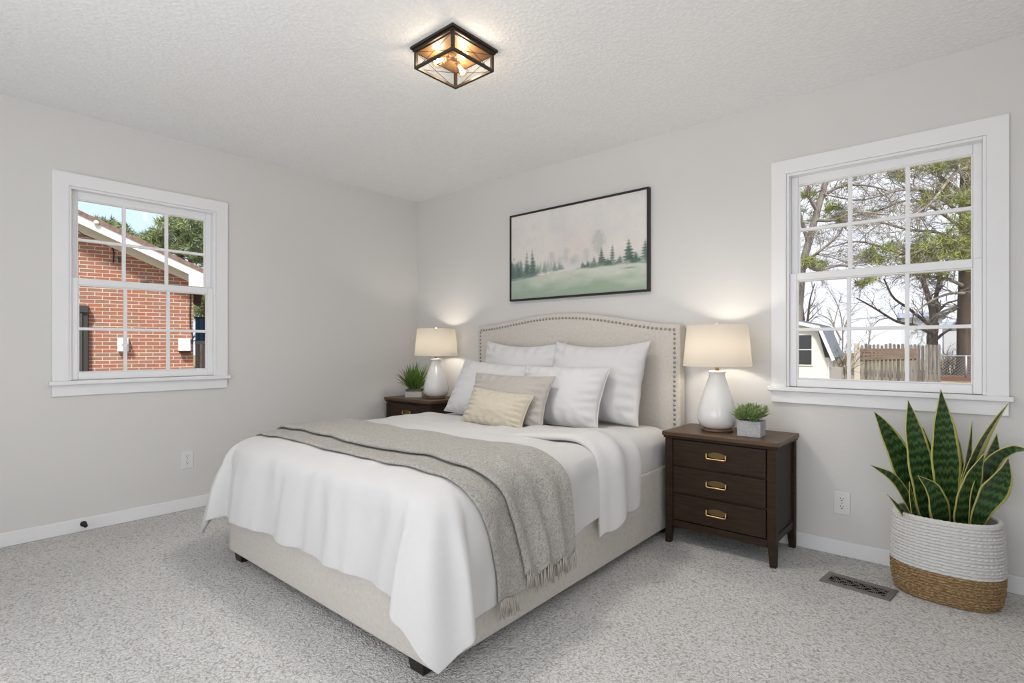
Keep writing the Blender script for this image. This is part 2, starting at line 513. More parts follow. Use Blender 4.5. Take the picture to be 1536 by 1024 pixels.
HX0, HX1 = 0.893, 2.612
def hb_top(x):
    u = (x - HX0) / (HX1 - HX0)
    base = 1.252 - 0.032 * u
    k = min(1, max(0, (u - 0.03) / 0.94))
    return base + 0.085 * (math.sin(math.pi * k) ** 1.5)
N = 60
xs = [HX0 + (HX1 - HX0) * i / N for i in range(N + 1)]
poly = [(HX0, 0.05)] + [(x, hb_top(x)) for x in xs] + [(HX1, 0.05)]
hb = MB().prism(poly, -0.100, -0.022).build('headboard', LINEN, bed, bevel=0.012, seg=3, org=ORG)
ins = 0.034
path = [(HX0 + ins, z) for z in np.arange(0.62, hb_top(HX0 + ins) - ins, 0.005)]
path += [(x, hb_top(x) - ins) for x in np.arange(HX0 + ins, HX1 - ins, 0.004)]
path += [(HX1 - ins, z) for z in np.arange(hb_top(HX1 - ins) - ins, 0.58, -0.005)]
path = np.array(path)
sl = np.concatenate([[0], np.cumsum(np.hypot(*np.diff(path, axis=0).T))])
nail_me = None
nn = 100
for k in range(nn):
    s_ = sl[-1] * k / (nn - 1)
    x = np.interp(s_, sl, path[:, 0]); z = np.interp(s_, sl, path[:, 1])
    if nail_me is None:
        mb = MB().lathe([(0.0088, 0), (0.0085, 0.0022), (0.0068, 0.0046), (0.004, 0.0062), (0.0008, 0.0068)], n=12)
        mb.move(Matrix.Rotation(math.radians(90), 4, 'X'))
        o = mb.build('nail', NAIL, hb, smooth=True)
        nail_me = o.data
    else:
        o = bpy.data.objects.new('nail', nail_me); COL.objects.link(o); o.parent = hb
    o.location = Vector((x, -0.1005, z)) - ORG

# mattress under the duvet
N = 80
def smooth01(x): x = np.clip(x, 0, 1); return x * x * (3 - 2 * x)
mat_o = None
rows = []
for (off, z) in ((-0.05, 0.245), (-0.028, 0.27), (-0.022, 0.33), (-0.014, 0.40), (-0.012, 0.47), (-0.022, 0.53), (-0.045, 0.57), (-0.085, 0.594), (-0.16, 0.605)):
    ring = []
    ya, yb = YH - 0.012, YF + 0.02
    if off < -0.045: off_f = off
    o2 = -off
    rr = 0.10
    for (cx_, cy_, q0) in (('r', 'f', -90), ('r', 'h', 0), ('l', 'h', 90), ('l', 'f', 180)):
        for q in np.linspace(q0, q0 + 90, 9):
            q = math.radians(q)
            yy = (yb + o2 + rr) if cy_ == 'f' else (ya - max(0, o2 - 0.03) - rr)
            xx = (bed_r(yy) - o2 - rr) if cx_ == 'r' else (bed_l(yy) + o2 + rr)
            ring.append((xx + rr * math.cos(q), yy + rr * math.sin(q), z))
    rows.append(ring)
P = np.array(rows)
mb = MB().grid(P, wrap=True)
C = P.shape[1]
mb.f.append(tuple(range((len(rows) - 1) * C, len(rows) * C)))
mb.f.append(tuple(range(C))[::-1])
mo = mb.build('mattress', DUVET, None, smooth=True)
tag(mo, 'white mattress with fitted sheet showing bare beside the dark three-drawer nightstand', 'mattress')

# ---------------------------------------------------------------- cloth over the bed
def pn(x, y, z=0.0): return noise.noise(Vector((x, y, z)))
R_ = 0.12
ZTOP = 0.625
def drape(U, y, off=0.0, flap=1.0, wob=1.0):
    """U: -d .. 0..1 .. 1+d (metres beyond the left/right edge outside 0..1); y: position along the bed, beyond the foot it hangs."""
    r = R_ + off
    yf = YF + R_ - 0.005
    b = max(0.0, yf - y)
    yy = max(y, yf)
    cl, cr = bed_l(yy) + R_ - 0.005, bed_r(yy) - R_ + 0.012
    if U < 0: a, side, x0 = -U, -1, cl
    elif U > 1: a, side, x0 = U - 1, 1, cr
    else: a, side, x0 = 0.0, 1, cl + (cr - cl) * U
    d = math.hypot(a, b)
    if d > 0.50:
        lim = 0.055 + 0.15 * (1 - min(1.0, math.atan2(b, a) / 1.5708)) if a > 0 else 0.10
        d = 0.50 + lim * (1 - math.exp(-(d - 0.50) / lim))
    ex = min(U if U > 0 else 0, 1 - U if U < 1 else 0)
    # soft puffiness on top
    puff = 0.014 * pn(x0 * 2.3, yy * 2.6, 1.3) + 0.008 * pn(x0 * 6.1, yy * 4.7, 4.1)
    # the edge of the quilted top is a little lower towards the left foot and at the head
    zt = ZTOP + off + puff * wob
    zt -= 0.018 * smooth01((yy + 1.0) / 0.6)
    if d < 1e-6:
        return (x0, yy, zt)
    hh_ = math.hypot(a, b); dx, dy = side * a / hh_, -b / hh_
    phi = math.atan2(b, a) / (math.pi / 2)        # 0 side, 1 foot
    corner = smooth01((phi - 0.0) / 0.22) * smooth01((1.0 - phi) / 0.22)
    if side < 0: fl = 0.16 * (1 - phi) + 0.12 * corner + 0.05 * phi
    else: fl = 0.05 + 0.10 * corner
    if side < 0 and phi < 0.02: fl = 0.12 + 0.04 * smooth01((-yy - 1.2) / 0.8)
    arc = r * math.pi / 2
    if d < arc:
        q = d / r
        out, dz = r * math.sin(q), r * (1 - math.cos(q))
    else:
        e = d - arc
        out, dz = r + fl * e, r + e * math.sqrt(1 - fl * fl)
    ramp = smooth01(d / 0.30)
    out += (0.022 + 0.014 * smooth01(phi * 2 - 1)) * smooth01(d / r)
    # the foot panel and the side panel hang in shallow folds, the corners stand out as flaps
    if phi > 0.5 and b > 0:
        k = smooth01((phi - 0.80) / 0.2)
        fx = x0 + 0.05 * pn(x0 * 3, dz * 3, 7)
        out += k * ramp * wob * (0.044 * pn(fx * 4.6 + dz * 0.8, dz * 0.9, 5.5) + 0.022 * pn(fx * 11 + dz * 1.5, dz * 1.6, 9.1) + 0.004 * pn(fx * 26, dz * 6, 2.2))
    if phi < 0.5 and a > 0:
        k = smooth01((0.2 - phi) / 0.2)
        out += k * ramp * wob * (0.013 * math.sin(yy * 13 + dz * 5 + 0.7) + 0.016 * pn(yy * 6 + dz * 3, dz * 3, 2) + 0.004 * pn(yy * 24, dz * 7, 6))
    out += flap * corner * smooth01((d - 0.04) / 0.30) * (0.055 + 0.012 * math.sin(phi * 15))
    x = x0 + dx * out; yv = yy + dy * out
    # the corner cloth gathers: its sides swing past the corner so that the flap overlaps both panels
    if flap and corner > 0 and a > 0 and b > 0:
        g = smooth01((d - 0.15) / 0.3) * 0.030
        tang = Vector((-dy, dx, 0))
        sgn = -(phi - 0.5) * 2
        if side < 0: sgn = -sgn
        x += tang.x * g * sgn * corner * 1.0
        yv += tang.y * g * sgn * corner * 1.0
    return (x, yv, zt - dz)

def cloth_obj(name, Ul, Vl, fn, mat, parent, thick=0.012, uvs=1.0, org=None, sub=True):
    P = np.array([[fn(u, v) for u in Ul] for v in Vl])
    mb = MB().grid(P)
    uv = []
    du = np.concatenate([[0], np.cumsum(np.abs(np.diff([u if u < 0 else (1.6 * min(u, 1) + max(0, u - 1)) for u in Ul])))])
    for v in Vl:
        for k in range(len(Ul)): uv.append((du[k] * uvs, v * uvs))
    o = mb.build(name, mat, parent, smooth=True, uv=uv, org=org)
    s = o.modifiers.new('thickness', 'SOLIDIFY'); s.thickness = thick; s.offset = 1 if FLIP.get(name) else -1
    if sub:
        ss = o.modifiers.new('smooth', 'SUBSURF'); ss.levels = 1; ss.render_levels = 1
    return o
FLIP = {}
LS, RS = 0.40, 0.52          # overhang of the duvet left, right
Ul = list(np.linspace(-LS, 0, 40, endpoint=False)) + list(np.linspace(0, 1, 64, endpoint=False)) + list(np.linspace(1, 1 + RS, 44))
Vl = list(np.linspace(-0.72, YF + R_ - 0.005, 60, endpoint=False)) + list(np.linspace(YF + R_ - 0.005, YF + R_ - 0.005 - 0.445, 44))
def duvet_fn(u, v):
    # side hem rises a little towards the head
    if u > 1:
        k = 1 - 0.26 * smooth01((v + 1.75) / 0.65)
        u = 1 + (u - 1) * k
    x, y, z = drape(u, v)
    if 0 <= u <= 1 or abs(u - 0.5) < 0.6:
        q_ = x * 2.6 + y * 3.4
        z += 0.005 * (1 - abs(pn(q_ * 1.3, x * 1.1 - y * 0.7, 3.7)) * 3.0) * smooth01((y + 1.5) / 0.4) + 0.003 * pn(x * 14, y * 11, 2)
    # pressed under the throw, rumpled near the pillows
    z += 0.010 * pn(x * 5, y * 9, 8) * smooth01((y + 1.35) / 0.3) * (1 if 0 <= u <= 1 else 0.4)
    return (x, y, z)
duv = thing('duvet', 'white cotton duvet draped over the bed with its foot corners hanging low', 'duvet', ORG)
cloth_obj('cover', Ul, Vl, duvet_fn, DUVET, duv, 0.016, org=ORG)
# the turned-back band near the head
def band_fn(u, v):
    t = (v + 0.70) / -0.42                         # 0 head side .. 1 fold
    uu = u
    skew = 0.0
    if u > 1: skew = -0.02 * (u - 1) / 0.4
    k = smooth01((u - 0.50) / 0.48)
    lift = -0.020 + k * (0.034 + 0.026 * smooth01(t * 2.4) * smooth01((1.0 - t) / 0.10 + 0.25))
    yy = v + skew
    wav = 0.0
    if u > 0.9:
        s_ = smooth01((u - 0.95) / 0.25)
        wav = s_ * (0.020 * math.sin((t * 2 - 0.15) * 2 * math.pi))
    d = drape(uu, yy, off=max(-0.03, lift) + wav, wob=0.6)
    return d
Ub = list(np.linspace(0.30, 1, 40, endpoint=False)) + list(np.linspace(1, 1.48, 44))
def band_fn2(u, v):
    t = (v + 0.70) / -0.42
    if u > 1:
        u = 1 + (u - 1) * (0.90 + 0.16 * t - 0.06 * math.cos(t * 4 * math.pi))
    return band_fn(u, v)
cloth_obj('turned_back_band', Ub, list(np.linspace(-0.70, -1.12, 34)), band_fn2, DUVET, duv, 0.022, org=ORG)

# ---------------------------------------------------------------- knitted throw
throw = thing('throw_blanket', 'taupe knitted throw with fringed ends folded across the foot of the white duvet', 'blanket', ORG)
def throw_fn(lift, y0, y1, wav, dr):
    def fn(u, v):
        t = v
        y = y0 + (y1 - y0) * t
        s_ = 0.0
        if u > 1: y += (0.145 - 0.10 * t) * smooth01((u - 1) / 0.5); s_ = smooth01((u - 1.0) / 0.25)
        if u < 0: y += 0.03 * (-u / 0.2)
        w = wav * s_ * math.sin(t * 3.2 * 2 * math.pi + 0.4)
        edge = 1 - 0.010 / max(lift, 0.010)
        base = drape(u, y, off=lift + w, flap=0.0, wob=1.0)
        x_, y_, z_ = base
        z_ += 0.004 * pn(x_ * 7, y_ * 7, 3)
        return (x_, y_, z_)
    return fn
UtL = list(np.linspace(-0.16, 0, 14, endpoint=False)) + list(np.linspace(0, 1, 70, endpoint=False))
lower = throw_fn(0.016, -1.985, -1.50, 0.004, 0)
Ulow = UtL + list(np.linspace(1, 1.54, 50))
cloth_obj('lower_layer', Ulow, list(np.linspace(0, 1, 26)), lower, THROW, throw, 0.012, org=ORG)
upper = throw_fn(0.036, -1.865, -1.455, 0.011, 0)
Uup = list(np.linspace(-0.10, 0, 10, endpoint=False)) + list(np.linspace(0, 1, 70, endpoint=False)) + list(np.linspace(1, 1.51, 48))
cloth_obj('upper_layer', Uup, list(np.linspace(0, 1, 30)), upper, THROW, throw, 0.014, org=ORG)
rnd = random.Random(5)
def tassels(fn, uend, ts):
    for t in ts:
        p = Vector(fn(uend, t)); q = Vector(fn(uend - 0.03, t))
        dn = (p - q).normalized()
        mb = MB()
        for k in range(3):
            l = rnd.uniform(0.042, 0.062)
            j = Vector((rnd.uniform(-.4, .6), rnd.uniform(-1, 1), 0)) * 0.007
            a = p - dn * 0.008 + Vector((0.004, rnd.uniform(-.002, .002), 0))
            b_ = a + (dn + Vector((0, 0, -1))).normalized() * l * 0.55 + j
            c_ = a + Vector((0, 0, -1)) * l + dn * 0.006 + j * rnd.uniform(1, 2.2)
            mb.tube([a, b_, c_], [0.0024, 0.0022, 0.0012], 5)
        mb.build('tassel', FRINGE, throw, smooth=True, org=ORG)
tassels(lower, 1.54, [0.01 + 0.022 * i for i in range(12)])
tassels(upper, 1.51, [0.02 + 0.96 * i / 27 for i in range(28)])

# ---------------------------------------------------------------- pillows
def pillow(name, label, group, bl, tl, W, T, mat, piping=False, sag=0.05, seed=0, yaw=0.0, roll=0.0):
    """bl: centre of the bottom edge, tl: centre of the top edge."""
    bl, tl = Vector(bl), Vector(tl)
    upv = tl - bl
    Hh = upv.length
    zc = upv.normalized()
    xc = Vector((math.cos(yaw), math.sin(yaw), roll)).normalized()
    xc = (xc - zc * xc.dot(zc)).normalized()
    yc = zc.cross(xc)
    n = 56
    mb = MB()
    fr = np.zeros((n + 1, n + 1, 3)); bk = fr.copy()
    for i in range(n + 1):
        for j in range(n + 1):
            u = -1 + 2 * j / n; v = -1 + 2 * i / n
            u = math.sin(u * math.pi / 2) * 0.55 + u * 0.45; v = math.sin(v * math.pi / 2) * 0.55 + v * 0.45
            cu = 1 - 0.068 * (1 - v * v); cv = 1 - (sag if v > 0 else sag * 0.35) * 1.5 * (1 - u * u)
            x = u * W / 2 * cu; z = v * Hh / 2 * cv
            m = max(0.0, (1 - abs(u) ** 2.3) * (1 - abs(v) ** 2.3))
            t = T / 2 * m ** 0.5
            # creases that radiate from the seams and corners
            e = max(abs(u), abs(v))
            along = (v if abs(u) > abs(v) else u)
            cr = 0.0065 * math.sin(along * 22 + seed + 2.5 * pn(u * 2, v * 2, seed)) * smooth01((e - 0.45) / 0.45) * smooth01((1 - e) / 0.10)
            wr = 0.014 * pn(u * 1.3 + seed, v * 1.5, seed * 1.7) + 0.004 * pn(u * 4 + v * 2, v * 5, seed)
            z -= 0.010 * m
            wob = 0.006 * pn(u * 3, v * 3, seed + 9)
            p = Vector((x + wob * e, 0, z))
            for arr, sg in ((fr, -1), (bk, 1)):
                yv = sg * (t + (wr * m ** 0.5 + cr))  if m > 0 else 0
                q = bl + upv * 0.5 + xc * p.x + zc * p.z + yc * yv
                arr[i, j] = q
    mb.grid(fr); mb.grid(bk)
    o = mb.build(name, mat, None, smooth=True)
    me = o.data
    bm = bmesh.new(); bm.from_mesh(me)
    bmesh.ops.remove_doubles(bm, verts=bm.verts, dist=0.0008)
    bmesh.ops.recalc_face_normals(bm, faces=bm.faces)
    bm.to_mesh(me); bm.free()
    me.polygons.foreach_set('use_smooth', [True] * len(me.polygons))
    tag(o, label, 'pillow', group)
    if piping:
        ring = [fr[0, j] for j in range(n)] + [fr[i, n] for i in range(n)] + [fr[n, j] for j in range(n, 0, -1)] + [fr[i, 0] for i in range(n, 0, -1)]
        ring = ring[1:] + ring[:2]
        MB().tube(ring, 0.0042, 6).build('piping', mat, o, smooth=True)
    return o
def pill(name, label, group, xb, yb, xt, yt, zt, W, T, mat, zb=0.61, **k):
    pillow(name, label, group, (xb, yb, zb), (xt, yt, zt), W, T, mat, **k)
EUR = 'large white pillows against the headboard'
STD = 'white pillows in the middle row'
pill('euro_pillow', 'large white pillow leaning on the headboard, nearer the far lamp', EUR, 1.475, -0.36, 1.48, -0.20, 1.125, 0.72, 0.21, PILLOW, seed=1, sag=0.115, yaw=.05, roll=.0)
pill('euro_pillow', 'large white pillow leaning on the headboard, nearer the three-drawer nightstand', EUR, 2.12, -0.37, 2.115, -0.20, 1.12, 0.70, 0.22, PILLOW, seed=2.4, sag=0.115, yaw=.04, roll=.0)
pill('pillow', 'white piped pillow in the middle row, on the side of the grass plant', STD, 1.43, -0.635, 1.44, -0.44, 0.965, 0.64, 0.20, PILLOW, seed=3.1, piping=True, sag=0.035, yaw=.10, roll=.0)
pill('pillow', 'white piped pillow in the middle row, beside the grey cushion', STD, 2.02, -0.60, 2.01, -0.44, 0.955, 0.62, 0.20, PILLOW, seed=4.7, piping=True, sag=0.035, yaw=.06, roll=.0)
pill('throw_pillow', 'warm grey velvet cushion behind the beige one', 'accent cushions on the bed', 1.775, -0.80, 1.77, -0.665, 0.905, 0.62, 0.15, GREYP, seed=5.2, piping=True, sag=0.05, yaw=.06)
pill('lumbar_pillow', 'small sand beige lumbar cushion in front of all other pillows', 'accent cushions on the bed', 1.795, -0.915, 1.80, -0.80, 0.81, 0.46, 0.13, BEIGEP, seed=6.8, piping=True, sag=0.04, yaw=.10, roll=.0)

# ---------------------------------------------------------------- nightstands
def nightstand(label, x0, y0, W, D, H):
    """x0, y0: front-left corner of the top."""
    r = thing('nightstand', label, 'nightstand', (x0, y0, 0), 0, 'dark wood nightstands')
    o = 0.014
    MB().box((0, 0, H - 0.024), (W, D, H)).build('top', WALNUTTOP, r, bevel=0.005, seg=3)
    MB().box((0.006, 0.006, H - 0.036), (W - 0.006, D - 0.003, H - 0.024)).build('top_moulding', WALNUT, r, bevel=0.004)
    lw = 0.042; zt = H - 0.036; zb = 0.125
    for lx, ly in ((o, o), (W - o - lw, o), (o, D - 0.004 - lw), (W - o - lw, D - 0.004 - lw)):
        mb = MB().box((lx, ly, zb), (lx + lw, ly + lw, zt))
        sx = 0.0 if lx < W / 2 else 0.012
        sy = 0.0 if ly < D / 2 else 0.010
        b0 = [(lx + sx, ly + sy, 0), (lx + sx + lw - 0.012, ly + sy, 0), (lx + sx + lw - 0.012, ly + sy + lw - 0.012, 0), (lx + sx, ly + sy + lw - 0.012, 0)]
        t0 = [(lx, ly, zb), (lx + lw, ly, zb), (lx + lw, ly + lw, zb), (lx, ly + lw, zb)]
        mb2 = MB().hexa(b0, t0); mb.add(mb2.v, mb2.f)
        mb.build('leg', WALNUT, r, bevel=0.002)
    for lx in (o + 0.012, W - o - 0.026):
        MB().box((lx, o + lw, zb), (lx + 0.014, D - 0.004 - lw, zt)).build('side_panel', WALNUT, r)
        MB().box((lx - 0.006, o + lw, zb - 0.012), (lx + 0.020, D - 0.004 - lw, zb + 0.024)).build('side_stretcher', WALNUT, r, bevel=0.002)
    MB().box((o + lw, D - 0.018, zb), (W - o - lw, D - 0.006, zt)).build('back_panel', WALNUT, r)
    xa, xb = o + lw, W - o - lw
    MB().box((xa, o + 0.004, zb - 0.032), (xb, o + 0.026, zb + 0.006)).build('apron', WALNUT, r, bevel=0.002)
    MB().box((xa, o + 0.018, zb + 0.006), (xb, o + 0.024, zt)).build('divider', BLACKLEG, r)
    n = 3; z0 = zb + 0.012; z1 = zt - 0.006; gap = 0.010
    dh = (z1 - z0 - gap * (n - 1)) / n
    for k in range(n):
        a = z0 + k * (dh + gap)
        d = MB().box((xa + 0.005, o - 0.0015, a), (xb - 0.005, o + 0.018, a + dh)).build('drawer', WALNUT, r, bevel=0.003)
        if k < n - 1:
            MB().box((xa, o + 0.008, a + dh + 0.001), (xb, o + 0.0179, a + dh + gap - 0.001)).build('drawer_rail', WALNUT, r)
        cx, cz = W / 2, a + dh * 0.56
        y = o - 0.0015
        pts = [(cx + 0.046 * math.cos(q) if abs(math.cos(q)) < 0.8 else cx + 0.046 * math.copysign(1, math.cos(q)), cz + 0.017 * math.sin(q)) for q in np.linspace(0, 2 * math.pi, 28, endpoint=False)]
        MB().prism(pts, y - 0.0035, y).build('handle_plate', BRASSD, d, bevel=0.001)
        hp = [(cx - 0.05, y - 0.003, cz + 0.008), (cx - 0.05, y - 0.014, cz + 0.006)]
        hp += [(cx - 0.05 + 0.008 * (1 - math.cos(q)), y - 0.016, cz - 0.010 - 0.008 * math.sin(q)) for q in np.linspace(0, math.pi / 2, 5)]
        hp += [(cx + 0.05 - 0.008 * (1 - math.cos(q)), y - 0.016, cz - 0.010 - 0.008 * math.sin(q)) for q in np.linspace(math.pi / 2, 0, 5)]
        hp += [(cx + 0.05, y - 0.014, cz + 0.006), (cx + 0.05, y - 0.003, cz + 0.008)]
        MB().tube(hp, 0.0038, 8).build('handle', BRASS, d, smooth=True)
    return r
NSH, NLH = 0.615, 0.65
nightstand('dark wood nightstand whose three brass-handled drawers are all in view, holding the boxed succulent', 2.648, -0.425, 0.60, 0.405, NSH)
nightstand('dark wood nightstand half hidden behind the bed, holding the spiky grass plant', 0.085, -0.435, 0.62, 0.40, NLH)

# ---------------------------------------------------------------- table lamps
def table_lamp(label, x, y, z, watts):
    r = thing('table_lamp', label, 'lamp', (x, y, z), 0, 'white ceramic table lamps')
    MB().lathe([(0.058, 0), (0.082, 0.0), (0.084, 0.004), (0.084, 0.010), (0.079, 0.016), (0.06, 0.016)], n=44).build('foot', LAMPWOOD, r, smooth=True)
    prof = [(0.060, 0.016), (0.074, 0.018), (0.090, 0.030), (0.101, 0.052), (0.1055, 0.078), (0.104, 0.102), (0.097, 0.135), (0.086, 0.172), (0.074, 0.210), (0.062, 0.246), (0.0525, 0.272), (0.046, 0.292), (0.0425, 0.308), (0.043, 0.318), (0.046, 0.322), (0.046, 0.330), (0.040, 0.333), (0.012, 0.334)]
    MB().lathe(prof, n=56).build('body', CERAMIC, r, smooth=True)
    MB().lathe([(0.012, 0.333), (0.012, 0.352), (0.016, 0.353), (0.016, 0.392), (0.010, 0.394)], n=20).build('socket', BRASS, r, smooth=True)
    zb, zt = 0.358, 0.585
    MB().lathe([(0.181, zb), (0.160, zt), (0.1575, zt), (0.1785, zb), (0.181, zb)], n=72, closed=False).build('shade', SHADE, r, smooth=True)
    sp = MB()
    for q in (0, 2.094, 4.188):
        sp.tube([(0.005 * math.cos(q), 0.005 * math.sin(q), zt - 0.012), (0.159 * math.cos(q), 0.159 * math.sin(q), zt - 0.004)], 0.0016, 6)
    sp.tube([(0, 0, 0.39), (0.05, 0, 0.44), (0.05, 0, 0.53), (0, 0, zt - 0.012)], 0.0015, 6)
    sp.tube([(0, 0, 0.39), (-0.05, 0, 0.44), (-0.05, 0, 0.53), (0, 0, zt - 0.012)], 0.0015, 6)
    sp.build('harp', BRASS, r, smooth=True)
    MB().lathe([(0.003, zt - 0.014), (0.003, zt + 0.004), (0.009, zt + 0.006), (0.010, zt + 0.012), (0.007, zt + 0.018), (0.001, zt + 0.020)], n=20).build('finial', CERAMIC, r, smooth=True)
    MB().lathe([(0.012, 0.394), (0.014, 0.405), (0.026, 0.43), (0.030, 0.452), (0.024, 0.474), (0.010, 0.486), (0.001, 0.488)], n=24).build('bulb', M_BULB, r, smooth=True)
    l = light('lamp_glow', 'POINT', (0, 0, 0.455), watts, (1.0, 0.91, 0.80), shadow_soft_size=0.035)
    l.parent = r
    return r
M_BULB = M_emit('frosted_bulb', (1.0, 0.84, 0.62, 1), 6)
table_lamp('lit white ceramic lamp beside the boxed succulent', 2.877, -0.215, NSH, 11.5)
table_lamp('lit white ceramic lamp beside the grass plant, in the corner of the room', 0.515, -0.215, NLH, 11.5)

# ---------------------------------------------------------------- small plants
m = Mat('succulent_leaf', (0.10, 0.17, 0.06, 1), 0.45)
m.color(m.mix(m.noise(m.coord(), 55, 2), (0.06, 0.11, 0.05, 1), (0.34, 0.44, 0.15, 1)))
SUCC = m.m
m = Mat('grass_blade', (0.06, 0.15, 0.02, 1), 0.42)
m.color(m.mix(m.noise(m.coord(), 40, 2), (0.035, 0.085, 0.012, 1), (0.16, 0.28, 0.05, 1)))
BLADE = m.m
m = Mat('grey_stone_planter', (0.46, 0.46, 0.465, 1), 0.85)
co = m.coord(); nzz = m.noise(co, 220, 3)
m.color(m.ramp(nzz, [(0.35, (0.36, 0.36, 0.37, 1)), (0.6, (0.52, 0.52, 0.525, 1))]))
m.bump(nzz, 0.3, 0.003)
STONE = m.m
SOIL = Mat('dark_soil', (0.03, 0.02, 0.014, 1), 0.95).m
WOODW = Mat('whitewashed_wood', (0.52, 0.50, 0.48, 1), 0.6).m

r = thing('succulent_planter', 'bushy green succulent in a square grey stone box', 'plant', (3.078, -0.275, NSH), math.radians(2))
W, D, H = 0.115, 0.105, 0.082
mb = MB(); w = 0.008
mb.box((-W / 2, -D / 2, 0), (W / 2, -D / 2 + w, H)); mb.box((-W / 2, D / 2 - w, 0), (W / 2, D / 2, H))
mb.box((-W / 2, -D / 2 + w, 0), (-W / 2 + w, D / 2 - w, H)); mb.box((W / 2 - w, -D / 2 + w, 0), (W / 2, D / 2 - w, H))
mb.box((-W / 2 + w, -D / 2 + w, 0), (W / 2 - w, D / 2 - w, 0.01))
mb.build('planter', STONE, r, bevel=0.0025)
MB().box((-W / 2 + w, -D / 2 + w, 0.01), (W / 2 - w, D / 2 - w, H - 0.012)).build('soil', SOIL, r)
def leafblade(mb, p, d, L, w, thick, up=Vector((0, 0, 1)), curve=0.3, n=6, m=6):
    d = d.normalized()
    s = d.cross(up)
    if s.length < 1e-3: s = Vector((1, 0, 0))
    s.normalize()
    nrm = s.cross(d)
    rows = []
    for i in range(n + 1):
        t = i / n
        c = p + d * (L * t) + up * (curve * L * t * t)
        ww = w * (math.sin(math.pi * min(1, 0.12 + 0.88 * t)) ** 0.7 if t > 0 else 0.45) if t < 1 else 0.0005
        tt = thick * (1 - t * 0.7)
        rows.append([tuple(c + s * (ww * math.cos(q)) + nrm * (tt * math.sin(q) + ww * 0.4 * abs(math.cos(q)))) for q in np.linspace(0, 2 * math.pi, m, endpoint=False)])
    mb.grid(np.array(rows), wrap=True)
rnd = random.Random(11)
for k in range(13):
    if k == 0: c = Vector((0, 0, H + 0.035))
    else:
        q = k * 2.399; rr_ = 0.052 * math.sqrt(k / 12)
        c = Vector((math.cos(q) * rr_, math.sin(q) * rr_, H + 0.038 - 0.4 * rr_ + rnd.uniform(-.008, .008)))
    mb = MB()
    axis = (Vector((c.x, c.y, 0.07))).normalized()
    mb.tube([(c.x * 0.55, c.y * 0.55, H - 0.02), c], 0.004, 6)
    for i in range(20):
        q = i * 2.399 + k; el = 0.20 + 1.15 * (i / 20)
        o1 = axis.orthogonal().normalized(); o2 = axis.cross(o1)
        d = (o1 * math.cos(q) + o2 * math.sin(q)) * math.cos(el) + axis * math.sin(el)
        leafblade(mb, c - axis * 0.012 + axis * (0.014 * i / 20), d, rnd.uniform(0.032, 0.048), 0.0115, 0.0032, axis, 0.35, 5, 6)
    mb.build('rosette', SUCC, r, smooth=True)

r = thing('grass_planter', 'spiky green grass plant in a low whitewashed wooden box', 'plant', (0.268, -0.245, NLH), math.radians(41))
W, D, H = 0.145, 0.13, 0.072
mb = MB(); w = 0.009
for z0, z1 in ((0, 0.048),):
    mb.box((-W / 2, -D / 2, z0), (W / 2, -D / 2 + w, z1)); mb.box((-W / 2, D / 2 - w, z0), (W / 2, D / 2, z1))
    mb.box((-W / 2, -D / 2 + w, z0), (-W / 2 + w, D / 2 - w, z1)); mb.box((W / 2 - w, -D / 2 + w, z0), (W / 2, D / 2 - w, z1))
mb.box((-W / 2 + w, -D / 2 + w, 0), (W / 2 - w, D / 2 - w, 0.01))
mb.build('planter', WOODW, r, bevel=0.0015)
a_ = 0.004
MB().box((-W / 2 + a_, -D / 2 + a_, 0.048), (W / 2 - a_, D / 2 - a_, 0.068)).build('moss_liner', Mat('grey_green_moss', (0.10, 0.11, 0.075, 1), 0.9).m, r, bevel=0.004)
mb = MB()
rnd = random.Random(3)
for k in range(120):
    q = rnd.uniform(0, 2 * math.pi); rr_ = 0.045 * math.sqrt(rnd.random())
    p = Vector((math.cos(q) * rr_, math.sin(q) * rr_, 0.064))
    tilt = rnd.uniform(0.05, 1.0)
    q2 = q + rnd.uniform(-.6, .6)
    d = Vector((math.cos(q2) * math.sin(tilt), math.sin(q2) * math.sin(tilt), math.cos(tilt)))
    leafblade(mb, p, d, rnd.uniform(0.16, 0.265) * (1 - 0.18 * tilt), rnd.uniform(0.0055, 0.0095), 0.001, Vector((0, 0, 1)), -0.18 * tilt, 7, 4)
mb.build('foliage', BLADE, r, smooth=True)

